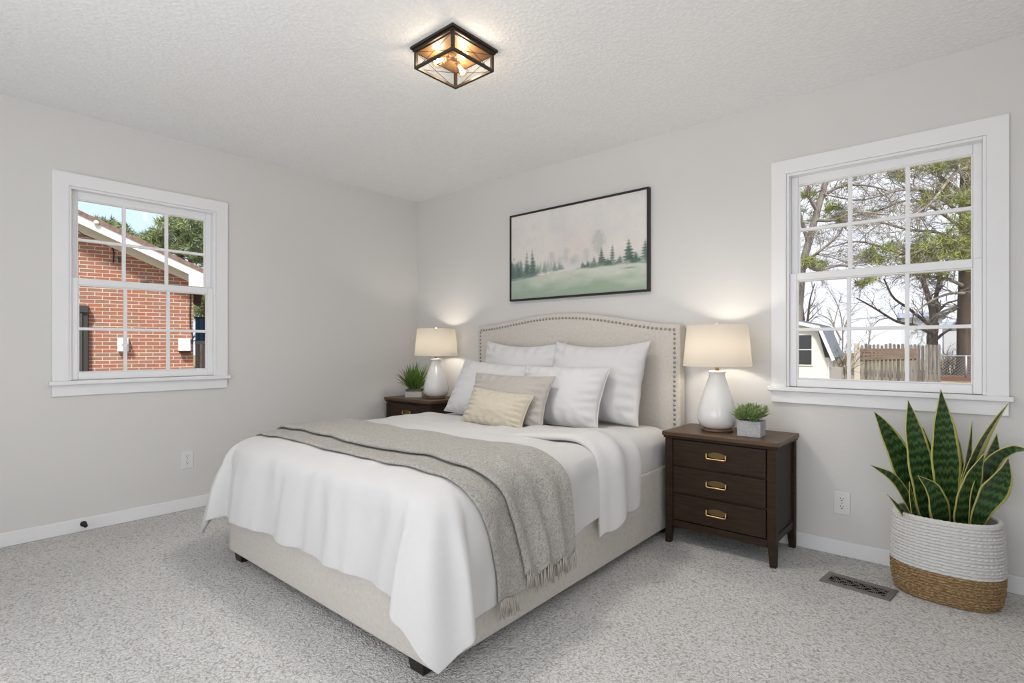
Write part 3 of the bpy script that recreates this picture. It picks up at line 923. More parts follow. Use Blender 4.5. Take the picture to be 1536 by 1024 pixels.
# ---------------------------------------------------------------- framed painting
pic = thing('wall_picture', 'black framed misty forest and meadow watercolour hanging above the headboard', 'picture', (1.778, 0, 1.777))
w2, h2, fw = 0.595, 0.337, 0.014
mb = MB()
mb.prism([(-w2, -h2), (w2, -h2), (w2 - fw, -h2 + fw), (-w2 + fw, -h2 + fw)], -0.035, -0.003)
mb.prism([(-w2, h2), (w2, h2), (w2 - fw, h2 - fw), (-w2 + fw, h2 - fw)], -0.035, -0.003)
mb.prism([(-w2, -h2), (-w2 + fw, -h2 + fw), (-w2 + fw, h2 - fw), (-w2, h2)], -0.035, -0.003)
mb.prism([(w2, -h2), (w2 - fw, -h2 + fw), (w2 - fw, h2 - fw), (w2, h2)], -0.035, -0.003)
mb.build('frame', BLACK, pic, bevel=0.001)
def paint(nx, ny):
    X, Y = np.meshgrid(np.linspace(0, 1, nx), np.linspace(0, 1, ny))       # Y up
    rg = np.random.RandomState(4)
    def nz(fx, fy, seed):
        g = np.random.RandomState(seed).rand(int(fy) + 3, int(fx) + 3)
        gx, gy = X * fx, Y * fy
        ix, iy = gx.astype(int), gy.astype(int)
        tx, ty = gx - ix, gy - iy
        tx, ty = tx * tx * (3 - 2 * tx), ty * ty * (3 - 2 * ty)
        return (g[iy, ix] * (1 - tx) + g[iy, ix + 1] * tx) * (1 - ty) + (g[iy + 1, ix] * (1 - tx) + g[iy + 1, ix + 1] * tx) * ty
    def fb(f, seed, asp=1.7): return nz(f * asp, f, seed) * .5 + nz(f * 2 * asp, f * 2, seed + 1) * .3 + nz(f * 4 * asp, f * 4, seed + 2) * .2
    img = np.zeros((ny, nx, 3))
    top = np.array([230, 226, 222.]); low = np.array([224, 218, 212.])
    img[:] = low + (top - low) * Y[..., None]
    cool = np.array([205, 207, 210.])
    a = np.clip(fb(3, 10) - .45, 0, 1) * 2.2 * (1 - Y * .5)
    img += (cool - img) * np.clip(a, 0, .6)[..., None]
    warm = np.array([224, 212, 205.])
    a = np.exp(-((X - .55) ** 2 / .03 + (Y - .48) ** 2 / .03))
    img += (warm - img) * (.6 * a)[..., None]
    def lay(mask, col): 
        nonlocal img
        img = img + (np.array(col, float) - img) * np.clip(mask, 0, 1)[..., None]
    fine = fb(26, 30); mid = fb(9, 33)
    def tree(cx, base, h, w, col, al, soft=.35, pine=True):
        t = (Y - base) / h; tc = np.clip(t, 0, 1)
        if pine:
            wd = w * (1 - tc) ** .8 * (.55 + .45 * np.abs(np.sin(t * 26 + cx * 40)) ) * (.6 + .9 * fine)
        else:
            wd = w * np.sqrt(np.clip(1 - ((t - .66) / .40) ** 2, 0, 1)) * (.3 + 1.4 * fine) + .002 * (t < .5)
        e = (wd - np.abs(X - cx)) / (soft * w)
        m = np.clip(e, 0, 1) * (t > 0) * (t < 1) * al * (.55 + .7 * mid)
        m *= np.clip(t * 3.5 + .35, 0, 1)
        lay(m, col)
    # far mist trees
    lay(np.clip(.30 * np.exp(-((Y - .36) / .05) ** 2) * (X > .1), 0, 1) * (.4 + mid), [196, 202, 198])
    tree(.685, .30, .38, .055, [172, 178, 172], .55, .8, False)
    for cx, h in ((.34, .22), (.45, .24), (.40, .16), (.52, .15), (.50, .13), (.60, .20)):
        tree(cx, .30, h, .035, [176, 184, 180], .45, .9, False)
    T = .45 - .10 * X / .2 * (X < .2) - (.10 + .16 * (X - .2) / .25) * (X >= .2) + .05 * np.exp(-((X - .17) / .03) ** 2) + .14 * (mid - .5) + .16 * (fine - .5)
    mm_ = np.clip((T - Y) / .05, 0, 1) * np.clip((.46 - X) / .08, 0, 1) * (Y > .2)
    tone = np.clip(fb(7, 41) * 1.3 - .15, 0, 1)[..., None]
    cc = np.array([104, 122, 117.]) * (1 - tone) + np.array([158, 174, 168.]) * tone
    cc = cc + (np.array([186, 196, 190.]) - cc) * np.clip((X - .12) / .4, 0, .75)[..., None]
    img = img + (cc - img) * (mm_ * .72)[..., None]
    T2 = .33 + .05 * np.sin((X - .55) * 14) * (X > .55) + .10 * (mid - .5) + .12 * (fine - .5)
    mm_ = np.clip((T2 - Y) / .04, 0, 1) * np.clip((X - .56) / .06, 0, 1) * (Y > .25)
    cc = np.array([96, 116, 104.]) * (1 - tone) + np.array([150, 166, 152.]) * tone
    img = img + (cc - img) * (mm_ * .6)[..., None]
    # left bank
    rg = np.random.RandomState(8)
    for k in range(46):
        cx = rg.rand() ** 1.3 * .43
        h = (.12 + .15 * rg.rand()) * (1 - .5 * cx / .43) + (.06 if .12 < cx < .2 else 0)
        f = cx / .43
        col = np.array([98, 118, 112]) * (1 - f) + np.array([150, 166, 158]) * f + rg.randn() * 7
        tree(cx, .245 + .05 * f, h, .022 + .02 * rg.rand(), col, .62, .45)
    tree(.135, .24, .35, .035, [92, 110, 106], .8, .4); tree(.18, .24, .36, .045, [88, 106, 102], .8, .4)
    # right bank
    for cx, b_, h, w_, c_ in ((.575, .285, .075, .03, [92, 112, 98]), (.61, .285, .09, .03, [84, 104, 90]), (.655, .28, .13, .035, [88, 106, 94]), (.705, .285, .21, .045, [84, 102, 90]),
                              (.78, .285, .23, .032, [112, 128, 118]), (.885, .28, .27, .055, [62, 84, 74]), (.83, .28, .10, .05, [84, 106, 92]), (.93, .28, .12, .05, [74, 98, 84]), (.99, .28, .24, .05, [82, 106, 96]), (.75, .28, .09, .05, [90, 112, 98])):
        tree(cx, b_, h, w_, c_, .85, .35)
    # meadow
    edge = .235 + .055 * np.clip(X / .45, 0, 1) - .012 * np.clip((X - .5) / .5, 0, 1) + .012 * (nz(14, 2, 60) - .5)
    mm = np.clip((edge - Y) / .018, 0, 1)
    g = fb(5, 70, .9); g2 = fb(14, 73, .6)
    c0 = np.array([206, 210, 198.]); c1 = np.array([158, 175, 156.])
    dd = np.clip(((edge - Y) / .22) * .9 + (g - .5) * 1.4 + (g2 - .5) * .6, 0, 1)[..., None]
    mead = c0 * (1 - dd) + c1 * dd
    teal = np.clip(1 - X / .35, 0, 1)[..., None] * .5
    mead = mead * (1 - teal) + np.array([158, 178, 168.]) * teal
    img = img * (1 - mm[..., None]) + mead * mm[..., None]
    lay(np.clip(1 - np.abs(Y - edge + .004) / .010, 0, 1) * .6 * (fine + .1) * ((X < .2) | (X > .52)), [104, 120, 104])
    lay(np.exp(-((Y - .235) / .008) ** 2) * np.exp(-((X - .89) / .04) ** 2) * .5, [96, 112, 100])
    img *= (.985 + .03 * fine)[..., None]
    return np.clip(img / 255, 0, 1)
nx, ny = 380, 216
img = paint(nx, ny)
lin = np.where(img <= 0.04045, img / 12.92, ((img + 0.055) / 1.055) ** 2.4)
gx, gz = np.meshgrid(np.linspace(-w2 + fw, w2 - fw, nx), np.linspace(-h2 + fw, h2 - fw, ny))
P = np.stack([gx, np.full_like(gx, -0.028), gz], -1)
m = Mat('watercolour_paper', rough=0.75, spec=0.2)
m.color(m.attr('paint'))
cv = MB().grid(P).build('canvas', m.m, pic, fix=False)
ca = cv.data.color_attributes.new('paint', 'FLOAT_COLOR', 'POINT')
ca.data.foreach_set('color', np.concatenate([lin, np.ones((ny, nx, 1))], -1).astype(np.float32).ravel())
MB().box((-w2 + fw, -0.026, -h2 + fw), (w2 - fw, -0.004, h2 - fw)).build('backing', BLACK, pic)

# ---------------------------------------------------------------- ceiling light
FIXC = Vector((2.17, -1.545, RZ))
cl_ = thing('ceiling_light', 'square bronze cage ceiling light with glowing clear bulbs', 'light', FIXC)
m = Mat('rustic_bronze_wood', (0.09, 0.045, 0.018, 1), 0.5)
FIXW = Mat('warm_bronze', (0.16, 0.085, 0.035, 1), 0.45).m
DARKB = Mat('oiled_bronze', (0.030, 0.019, 0.012, 1), 0.45, 0.2).m
a = 0.142
mb = MB().box((-a, -a, -0.012), (a, a, 0.0)); mb.box((-a + 0.008, -a + 0.008, -0.022), (a - 0.008, a - 0.008, -0.012))
mb.build('canopy', DARKB, cl_, bevel=0.002)
MB().box((-a + 0.022, -a + 0.022, -0.026), (a - 0.022, a - 0.022, -0.022)).build('canopy_liner', FIXW, cl_)
g = 0.122; zb = -0.100; t_ = 0.0062
for sx, sy in ((-1, -1), (1, -1), (1, 1), (-1, 1)):
    MB().box((sx * g - t_, sy * g - t_, zb), (sx * g + t_, sy * g + t_, -0.022)).build('post', DARKB, cl_)
for s_ in (-1, 1):
    MB().box((-g + t_, s_ * g - t_, zb), (g - t_, s_ * g + t_, zb + 0.010)).build('bottom_bar', DARKB, cl_)
    MB().box((s_ * g - t_, -g + t_, zb), (s_ * g + t_, g - t_, zb + 0.010)).build('bottom_bar', DARKB, cl_)
for s_ in (-1, 1):
    for f_ in (-1, 1):
        MB().tube([(-g, s_ * g, zb if f_ > 0 else -0.024), (g, s_ * g, -0.024 if f_ > 0 else zb)], 0.0013, 6).build('cross_wire', DARKB, cl_)
        MB().tube([(s_ * g, -g, zb if f_ > 0 else -0.024), (s_ * g, g, -0.024 if f_ > 0 else zb)], 0.0013, 6).build('cross_wire', DARKB, cl_)
MB().lathe([(0.026, -0.026), (0.026, -0.044), (0.018, -0.050), (0.002, -0.051)], n=24).build('hub', FIXW, cl_, smooth=True)
for q in (math.radians(-10), math.radians(110), math.radians(230)):
    d = Vector((math.cos(q), math.sin(q), -0.30)).normalized()
    M = Matrix.Translation(Vector((0, 0, -0.040))) @ d.to_track_quat('Z', 'X').to_matrix().to_4x4()
    MB().lathe([(0.011, 0.018), (0.012, 0.020), (0.012, 0.040), (0.010, 0.042)], n=18).move(M).build('socket', FIXW, cl_, smooth=True)
    b_ = MB().lathe([(0.008, 0.038), (0.011, 0.044), (0.022, 0.054), (0.029, 0.068), (0.031, 0.081), (0.027, 0.096), (0.016, 0.106), (0.001, 0.110)], n=28).move(M).build('bulb', BULBGLASS, cl_, smooth=True)
    fl = MB()
    for k in range(6):
        q2 = k * math.pi / 3
        fl.tube([(0.004 * math.cos(q2), 0.004 * math.sin(q2), 0.05), (0.011 * math.cos(q2), 0.011 * math.sin(q2), 0.094), (0.011 * math.cos(q2 + .9), 0.011 * math.sin(q2 + .9), 0.094)], 0.0014, 5)
    fl.move(M).build('filament', FILAMENT, b_)
    lo = light('bulb_glow', 'POINT', M @ Vector((0, 0, 0.076)), 1.15, (1.0, 0.86, 0.68), shadow_soft_size=0.024)
    lo.parent = cl_

lo = light('fixture_fill', 'SPOT', (0, 0, -0.075), 46, (1.0, 0.97, 0.93), spot_size=math.radians(166), spot_blend=1.0, shadow_soft_size=0.17)  # wide fill spot added in the fixture on top of its bulbs
lo.parent = cl_
# ---------------------------------------------------------------- outlets, door stop, floor vent
PLATE = Mat('outlet_white', (0.78, 0.775, 0.77, 1), 0.35).m
SLOT = Mat('outlet_slot', (0.02, 0.02, 0.02, 1), 0.6).m
def outlet(label, M):
    """Local: u along the wall, v out of the wall towards the room is -v, w up."""
    r = bpy.data.objects.new('wall_outlet', None); COL.objects.link(r); r.matrix_world = M
    tag(r, label, 'outlet', 'wall outlets')
    MB().box((-0.037, -0.006, -0.058), (0.037, 0, 0.058)).build('cover_plate', PLATE, r, bevel=0.003)
    for s_ in (-1, 1):
        z = s_ * 0.0205
        pts = [(0.0172 * math.cos(q), z + max(-0.0145, min(0.0145, 0.0175 * math.sin(q)))) for q in np.linspace(0, 2 * math.pi, 32, endpoint=False)]
        k = MB().prism(pts, -0.0082, -0.0055).build('socket', PLATE, r, bevel=0.0006)
        mb = MB()
        mb.box((-0.0078, -0.0086, z + 0.000), (-0.0056, -0.008, z + 0.009)); mb.box((0.0056, -0.0086, z + 0.001), (0.0078, -0.008, z + 0.008))
        mb.prism([(0.0027 * math.cos(q), z - 0.0065 + 0.0030 * math.sin(q)) for q in np.linspace(0, 2 * math.pi, 12, endpoint=False)], -0.0086, -0.008)
        mb.build('slot', SLOT, k)
    MB().prism([(0.0028 * math.cos(q), 0.0028 * math.sin(q)) for q in np.linspace(0, 2 * math.pi, 14, endpoint=False)], -0.0072, -0.0058).build('screw', NAIL, r)
outlet('white duplex outlet low on the plain wall beside the foot of the bed', Matrix(((0, -1, 0, 0), (1, 0, 0, -1.941), (0, 0, 1, 0.331), (0, 0, 0, 1))))
outlet('white duplex outlet between the three-drawer nightstand and the woven basket', Matrix(((1, 0, 0, 3.443), (0, 1, 0, 0), (0, 0, 1, 0.272), (0, 0, 0, 1))))
r = thing('door_stop', 'small black door stop screwed into the white baseboard', 'door stop', (0.013, -2.492, 0.044))
X90 = Matrix.Rotation(math.radians(90), 4, 'Y')
MB().lathe([(0.001, 0), (0.016, 0), (0.016, 0.004), (0.010, 0.008), (0.006, 0.012)], n=22).move(X90).build('base', BLACK, r, smooth=True)
MB().lathe([(0.006, 0.010), (0.006, 0.045), (0.001, 0.045)], n=16).move(X90).build('stem', BLACK, r, smooth=True)
MB().lathe([(0.010, 0.043), (0.0105, 0.046), (0.0105, 0.056), (0.007, 0.060), (0.001, 0.060)], n=18).move(X90).build('tip', Mat('black_rubber', (0.01, 0.01, 0.01, 1), 0.8).m, r, smooth=True)

VENT = Mat('pewter_register', (0.22, 0.205, 0.19, 1), 0.45, 0.5).m
v0 = Vector((3.565, -0.368, 0))
r = thing('floor_vent', 'flat metal floor register with scroll pattern set in the carpet', 'vent', v0, math.radians(-6.5))
W, D = 0.275, 0.142
fx, fy = 0.026, 0.030
mb = MB()
mb.box((-W / 2, -D / 2, 0), (W / 2, -D / 2 + fy, 0.005)); mb.box((-W / 2, D / 2 - fy, 0), (W / 2, D / 2, 0.005))
mb.box((-W / 2, -D / 2 + fy, 0), (-W / 2 + fx, D / 2 - fy, 0.005)); mb.box((W / 2 - fx, -D / 2 + fy, 0), (W / 2, D / 2 - fy, 0.005))
mb.build('frame', VENT, r, bevel=0.0012)
MB().box((-W / 2 + fx, -D / 2 + fy, 0.0003), (W / 2 - fx, D / 2 - fy, 0.001)).build('duct_shade', Mat('duct_shade_black', (0.003, 0.002, 0.002, 1), 0.9, spec=0.0).m, r)  # thin black sheet painting the shade of the recess below the grille
mb = MB()
hw, hd = W / 2 - fx, D / 2 - fy
for i in range(9):
    for j in range(3):
        cx = -hw + (i + 0.5 + 0.5 * (j % 2)) * (2 * hw / 9); cy = -hd + (j + 0.5) * (2 * hd / 3)
        s_ = 1 if (i + j) % 2 else -1
        pts = [(max(-hw, min(hw, cx + 0.017 * (t - .5) * 2)), cy + s_ * 0.012 * math.sin(t * math.pi * 2), 0.0035) for t in np.linspace(0, 1, 9)]
        mb.tube(pts, 0.0018, 5)
        pts = [(max(-hw, min(hw, cx + 0.009 * math.cos(q))), max(-hd, min(hd, cy + 0.009 * math.sin(q))), 0.0035) for q in np.linspace(0.6 * s_, 0.6 * s_ + 4.6, 10)]
        mb.tube(pts, 0.0014, 5)
mb.build('scroll_grille', VENT, r)

# ---------------------------------------------------------------- woven basket and snake plant
m = Mat('white_rope', (0.66, 0.65, 0.63, 1), 0.85, spec=0.2)
co = m.coord('UV'); n_ = m.noise(co, 260, 2)
m.color(m.ramp(n_, [(0.3, (0.60, 0.59, 0.575, 1)), (0.7, (0.74, 0.73, 0.715, 1))]))
ROPEW = m.m
m = Mat('natural_seagrass_rope', (0.30, 0.19, 0.085, 1), 0.8, spec=0.25)
co = m.coord('UV', (1, 2.5, 1)); n_ = m.noise(co, 70, 3, 0.7)
m.color(m.ramp(n_, [(0.28, (0.10, 0.055, 0.02, 1)), (0.5, (0.30, 0.19, 0.09, 1)), (0.74, (0.60, 0.45, 0.28, 1))]))
ROPEN = m.m
BC = Vector((3.868, -0.212, 0))
bk = thing('woven_basket', 'oval woven rope basket, white above and natural straw below', 'basket', BC, math.radians(-3))
BZ = 0.345
def brad(z):
    t = z / BZ
    return np.interp(t, [0, 0.03, 0.10, 0.25, 0.5, 0.75, 1.0], [0.164, 0.174, 0.181, 0.187, 0.189, 0.185, 0.178])
def bpt(q, rad):
    c, s_ = math.cos(q), math.sin(q)
    e = 2 / 2.5
    return (rad * math.copysign(abs(c) ** e, c), rad * 0.78 * math.copysign(abs(s_) ** e, s_))
def band(name, z0, z1, rows, mat, strands):
    RPR, C = 7, strands * 6
    P = np.zeros((rows * RPR + 1, C, 3)); uv = []
    for i in range(rows * RPR + 1):
        f = i / RPR; k = int(min(f, rows - 1e-6)); fr = f - k
        z = z0 + (z1 - z0) * f / rows
        for j in range(C):
            q = 2 * math.pi * j / C
            lean = (0.32 if k % 2 else -0.32)
            ph = (j / 6 + lean * (fr - 0.5) * 3.0 + 0.5 * (k % 2)) % 1
            bul = math.sin(math.pi * fr) ** 0.6 if 0 < fr < 1 else 0
            st = math.sin(math.pi * ph) ** 0.5
            d = 0.012 * bul * (0.15 + 0.85 * st)
            rad = float(brad(z)) + d + 0.0012 * pn(q * 3, z * 20, 3)
            x, y = bpt(q, rad)
            P[i, j] = (x, y, z + 0.0018 * math.sin(q * 2 + z * 8))
            uv.append((q * 0.21, z))
    mb = MB().grid(P, wrap=True)
    return mb.build(name, mat, bk, smooth=True, uv=uv, fix=False)
band('straw_band', 0.0, 0.132, 11, ROPEN, 46)
band('white_band', 0.132, BZ, 16, ROPEW, 48)
C = 66 * 6
P = np.zeros((13, C, 3)); 
for j in range(C):
    q = 2 * math.pi * j / C
    for i in range(13):
        w = 2 * math.pi * i / 12
        rr_ = 0.0085 * (0.8 + 0.3 * abs(math.sin(math.pi * (j / 6 + i / 12))))
        x, y = bpt(q, float(brad(BZ)) + rr_ * math.cos(w))
        P[i, j] = (x, y, BZ + 0.002 + rr_ * math.sin(w) + 0.0018 * math.sin(q * 2 + BZ * 8))
MB().grid(P, wrap=True).build('rim', ROPEW, bk, smooth=True)
P = np.zeros((4, 120, 3))
for i, (z, f) in enumerate(((BZ, -0.004), (0.2, -0.006), (0.012, -0.01), (0.010, -0.14))):
    for j in range(120):
        x, y = bpt(2 * math.pi * j / 120, float(brad(z)) + f)
        P[i, j] = (x, y, z)
MB().grid(P, wrap=True).build('lining', Mat('grey_lining', (0.42, 0.40, 0.375, 1), 0.9).m, bk, smooth=True)

SPZ = 0.02
PLO = Vector((3.85, -0.212, SPZ))
sp = thing('snake_plant', 'tall variegated snake plant standing in the woven basket', 'plant', PLO)
MB().lathe([(0.085, 0.0), (0.105, 0.26), (0.112, 0.262), (0.112, 0.28), (0.104, 0.28), (0.100, 0.25), (0.001, 0.25)], n=48, closed=False).build('nursery_pot', Mat('grey_plastic_pot', (0.33, 0.32, 0.31, 1), 0.5).m, sp, smooth=True)
P = np.zeros((6, 40, 3))
for i in range(6):
    for j in range(40):
        q = 2 * math.pi * j / 40; rr_ = 0.1005 * (1 - i / 5) + 0.0005
        P[i, j] = (rr_ * math.cos(q), rr_ * math.sin(q), 0.252 + 0.010 * noise.noise(Vector((q * 2, rr_ * 40, 1))))
MB().grid(P, wrap=True).build('soil', SOIL, sp, smooth=True)

def M_leaf(name, pale=0.0):
    m = Mat(name, rough=0.4)
    tc = m.n.new('ShaderNodeTexCoord'); sx = m.n.new('ShaderNodeSeparateXYZ')
    m.l.new(tc.outputs['UV'], sx.inputs[0])
    nz_ = m.noise(m.coord('UV', (1, 1, 1)), 9, 3, 0.6)
    nz2 = m.noise(m.coord('UV', (14, 5, 1)), 3, 4, 0.7)
    e = m.math('ABSOLUTE', m.math('SUBTRACT', sx.outputs[0], 0.5))
    e2 = m.math('ADD', e, m.math('MULTIPLY', m.math('SUBTRACT', nz_, 0.5), 0.10))
    v = m.math('ADD', m.math('MULTIPLY', sx.outputs[1], 17.0), m.math('MULTIPLY', m.math('ADD', nz2, m.math('MULTIPLY', nz_, 1.2)), 1.5))
    band_ = m.math('SINE', m.math('MULTIPLY', v, 6.2832))
    f = m.math('ADD', m.math('MULTIPLY', band_, 0.5), 0.5)
    green = m.ramp(f, [(0.15, (0.009, 0.030, 0.008, 1)), (0.5, (0.026, 0.072, 0.018, 1)), (0.95, (0.07, 0.145, 0.04, 1))])
    yel = (0.52, 0.50, 0.14, 1)
    mask = m.ramp(e2, [(0.415 - pale, (0, 0, 0, 1)), (0.435 - pale, (1, 1, 1, 1))])
    m.color(m.mix(mask, green, yel))
    m.bump(nz2, 0.12, 0.003)
    return m.m
LEAF = M_leaf('variegated_leaf'); LEAFP = M_leaf('pale_variegated_leaf', 0.17)
def spline(pts, n):
    pts = [Vector(p) for p in pts]
    ext = [pts[0] * 2 - pts[1]] + pts + [pts[-1] * 2 - pts[-2]]
    out = []
    segs = len(pts) - 1
    for i in range(n + 1):
        t = i / n * segs; k = min(int(t), segs - 1); u = t - k
        p0, p1, p2, p3 = ext[k:k + 4]
        out.append(0.5 * ((2 * p1) + (p2 - p0) * u + (2 * p0 - 5 * p1 + 4 * p2 - p3) * u * u + (3 * p1 - p0 - 3 * p2 + p3) * u ** 3))
    return out
def leaf(stations, face, mat=LEAF, cup=0.22):
    """stations: (px, py, depth, half width in px) from base to tip, measured on the photograph; face: yaw of the blade's face from the camera."""
    pts = [at(px, py, d) for px, py, d, w in stations]
    ws = [w * d / FPX for px, py, d, w in stations]
    n, mm = 36, 12
    c = spline(pts, n)
    wv = spline([(w, 0, 0) for w in ws], n)
    rows, uv = [], []
    view = Vector((-math.sin(YAW + face), math.cos(YAW + face), 0))
    for i in range(n + 1):
        tg = (c[min(i + 1, n)] - c[max(i - 1, 0)]).normalized()
        s_ = tg.cross(view).normalized()
        nr = s_.cross(tg)
        w = max(0.0008, wv[i].x)
        row = []
        for j in range(mm + 1):
            u = -1 + 2 * j / mm
            edge = 0.03 * math.sin(i * 0.7 + (2 if u > 0 else 0)) * abs(u) * w
            row.append(tuple(c[i] + s_ * (u * w + edge) - nr * (cup * w * u * u)))
            uv.append((j / mm, i / n * (pts[0] - pts[-1]).length * 1.6))
        rows.append(row)
    o = MB().grid(np.array(rows)).build('leaf', mat, sp, smooth=True, org=PLO, uv=uv, fix=False)
    s_ = o.modifiers.new('thickness', 'SOLIDIFY'); s_.thickness = 0.003; s_.offset = 0
    return o
leaf([(1385, 800, 2.403, 7), (1372, 750, 2.41, 14), (1352, 695, 2.417, 19), (1328, 645, 2.425, 11), (1311, 617, 2.423, 0)], 0.1)
leaf([(1396, 800, 2.386, 10), (1388, 750, 2.371, 17), (1378, 692, 2.366, 19), (1368, 640, 2.36, 12), (1362, 600, 2.355, 0)], 0.0)
leaf([(1420, 795, 2.35, 12), (1418, 740, 2.336, 19), (1415, 680, 2.333, 22), (1413, 630, 2.329, 14), (1411, 584, 2.325, 0)], 0.0)
leaf([(1384, 805, 2.404, 5), (1366, 760, 2.379, 8), (1340, 718, 2.354, 7), (1306, 697, 2.329, 0)], 0.35)
leaf([(1376, 805, 2.416, 4), (1356, 772, 2.365, 5), (1331, 741, 2.313, 0)], 0.4)
leaf([(1412, 805, 2.362, 9), (1408, 770, 2.326, 17), (1398, 735, 2.299, 12), (1377, 713, 2.273, 0)], 0.1)
leaf([(1430, 800, 2.335, 5), (1440, 735, 2.334, 10), (1450, 690, 2.332, 9), (1458, 632, 2.331, 0)], 0.5)
leaf([(1432, 800, 2.332, 6), (1445, 725, 2.307, 13), (1468, 668, 2.271, 15), (1492, 630, 2.235, 7), (1512, 605, 2.209, 0)], 0.45, LEAFP)
leaf([(1440, 802, 2.32, 9), (1446, 760, 2.287, 19), (1458, 715, 2.255, 14), (1476, 680, 2.212, 0)], 0.05)
leaf([(1456, 800, 2.296, 7), (1466, 735, 2.281, 15), (1488, 690, 2.257, 15), (1515, 674, 2.212, 8), (1546, 675, 2.167, 0)], 0.2)
leaf([(1458, 805, 2.293, 7), (1470, 768, 2.265, 15), (1490, 732, 2.239, 22), (1504, 708, 2.211, 12), (1512, 687, 2.185, 0)], 0.0)
leaf([(1455, 800, 2.297, 6), (1474, 720, 2.299, 13), (1488, 680, 2.3, 11), (1495, 650, 2.301, 0)], 0.1)
leaf([(1404, 800, 2.374, 8), (1400, 730, 2.383, 13), (1391, 680, 2.392, 9), (1384, 640, 2.401, 0)], 0.0)
leaf([(1424, 800, 2.344, 8), (1430, 720, 2.348, 14), (1432, 670, 2.353, 8), (1428, 636, 2.367, 0)], 0.0)
leaf([(1382, 806, 2.407, 4), (1372, 775, 2.363, 6), (1366, 745, 2.32, 4), (1364, 722, 2.287, 0)], 0.3)

# ---------------------------------------------------------------- outside: ground
GZ = -0.10
m = Mat('winter_lawn', rough=0.95, spec=0.1)
co = m.coord()
m.color(m.ramp(m.noise(co, 1.2, 6, 0.7), [(0.3, (0.16, 0.13, 0.07, 1)), (0.55, (0.24, 0.20, 0.11, 1)), (0.75, (0.20, 0.22, 0.10, 1))]))
LAWN = m.m
mb = MB().box((-90, WT + 0.02, GZ - 0.2), (90, 140, GZ)); mb.box((-90, -60, GZ - 0.2), (-WT - 0.02, WT + 0.02, GZ))
tag(mb.build('ground', LAWN), kind='structure')

# ---------------------------------------------------------------- neighbour's brick house (west)
m = Mat('red_brick', rough=0.85, spec=0.2)
tc_ = m.n.new('ShaderNodeTexCoord'); sx_ = m.n.new('ShaderNodeSeparateXYZ'); cb_ = m.n.new('ShaderNodeCombineXYZ')
m.l.new(tc_.outputs['Object'], sx_.inputs[0])
m.l.new(m.math('ADD', sx_.outputs[0], sx_.outputs[1]), cb_.inputs[0]); m.l.new(sx_.outputs[2], cb_.inputs[1])
br = m.n.new('ShaderNodeTexBrick')
m.l.new(cb_.outputs[0], br.inputs['Vector'])
br.inputs['Scale'].default_value = 1.0
br.inputs['Brick Width'].default_value = 0.215; br.inputs['Row Height'].default_value = 0.0677
br.inputs['Mortar Size'].default_value = 0.006; br.inputs['Mortar Smooth'].default_value = 0.2; br.inputs['Bias'].default_value = -0.25
br.inputs['Color1'].default_value = (0.36, 0.15, 0.10, 1); br.inputs['Color2'].default_value = (0.27, 0.19, 0.15, 1)
br.inputs['Mortar'].default_value = (0.62, 0.55, 0.49, 1)
nzb = m.noise(m.coord('Object', (1, 1, 3)), 3.0, 4, 0.7)
m.color(m.mix(0.6, br.outputs['Color'], m.ramp(nzb, [(0.3, (0.62, 0.60, 0.60, 1)), (0.7, (1.0, 0.97, 0.95, 1))]), 'MULTIPLY'))
m.bump(br.outputs['Fac'], -0.4, 0.01)
BRICK = m.m
m = Mat('brown_shingles', rough=0.9, spec=0.2)
m.color(m.ramp(m.noise(m.coord('Object', (6, 1, 8)), 3, 3), [(0.3, (0.15, 0.10, 0.085, 1)), (0.7, (0.27, 0.19, 0.165, 1))]))
SHINGLE = m.m
FASCIA = Mat('white_fascia', (0.78, 0.775, 0.77, 1), 0.5).m
SOFFIT = Mat('cream_soffit', (0.62, 0.59, 0.53, 1), 0.6).m
CHAR = Mat('charcoal_door', (0.035, 0.033, 0.034, 1), 0.5).m
GREYBOX = Mat('pale_grey_metal', (0.62, 0.63, 0.66, 1), 0.5).m
CABLE = Mat('black_cable', (0.015, 0.013, 0.012, 1), 0.7).m

D1 = 10.3
HA = math.radians(30.7)                    # the house is turned so that its side wall runs along the sight line
p0 = at(290, HOR, D1)
house = thing('brick_house', 'red brick gable-end house with white eaves, seen through the six-over-six window by the plain wall', 'house', (p0.x, p0.y, GZ), YAW + HA)
def hp(px, py, yl=0.0):
    """Local x and z where the sight line through a pixel meets the plane y = yl of the house."""
    k = (px - 768) / FPX; l0 = (290 - 768) / FPX * D1
    s_, c_ = math.sin(HA), math.cos(HA)
    # lateral = l0 + x c - yl s ; depth = D1 + x s + yl c
    x = (k * (D1 + yl * c_) - l0 + yl * s_) / (c_ - k * s_)
    dep = D1 + x * s_ + yl * c_
    return x, CH - (py - HOR) / FPX * dep - GZ
def hx(px): return hp(px, 0)[0]
def hz(py, px=290): return hp(px, py)[1]
w0, w1 = hp(115, 346), hp(281.6, 420)
sl_ = (w0[1] - w1[1]) / (w1[0] - w0[0])
zr = w1[1] + sl_ * w1[0]                   # brick top at the corner x = 0
xr_ = -4.6
zk = zr - xr_ * sl_
MB().prism([(2 * xr_, 0), (0, 0), (0, zr), (xr_, zk), (2 * xr_, zr)], 0, 9.0).build('brick_wall', BRICK, house)
ov = 0.36
f0, f1 = hp(114, 333, -ov), hp(283, 411, -ov)
slf = (f0[1] - f1[1]) / (f1[0] - f0[0]); zf = f1[1] + slf * f1[0]
fh = 0.15
xe = hp(309, 420, -ov)[0]
def rk(x, dz): return zf + dz - x * slf
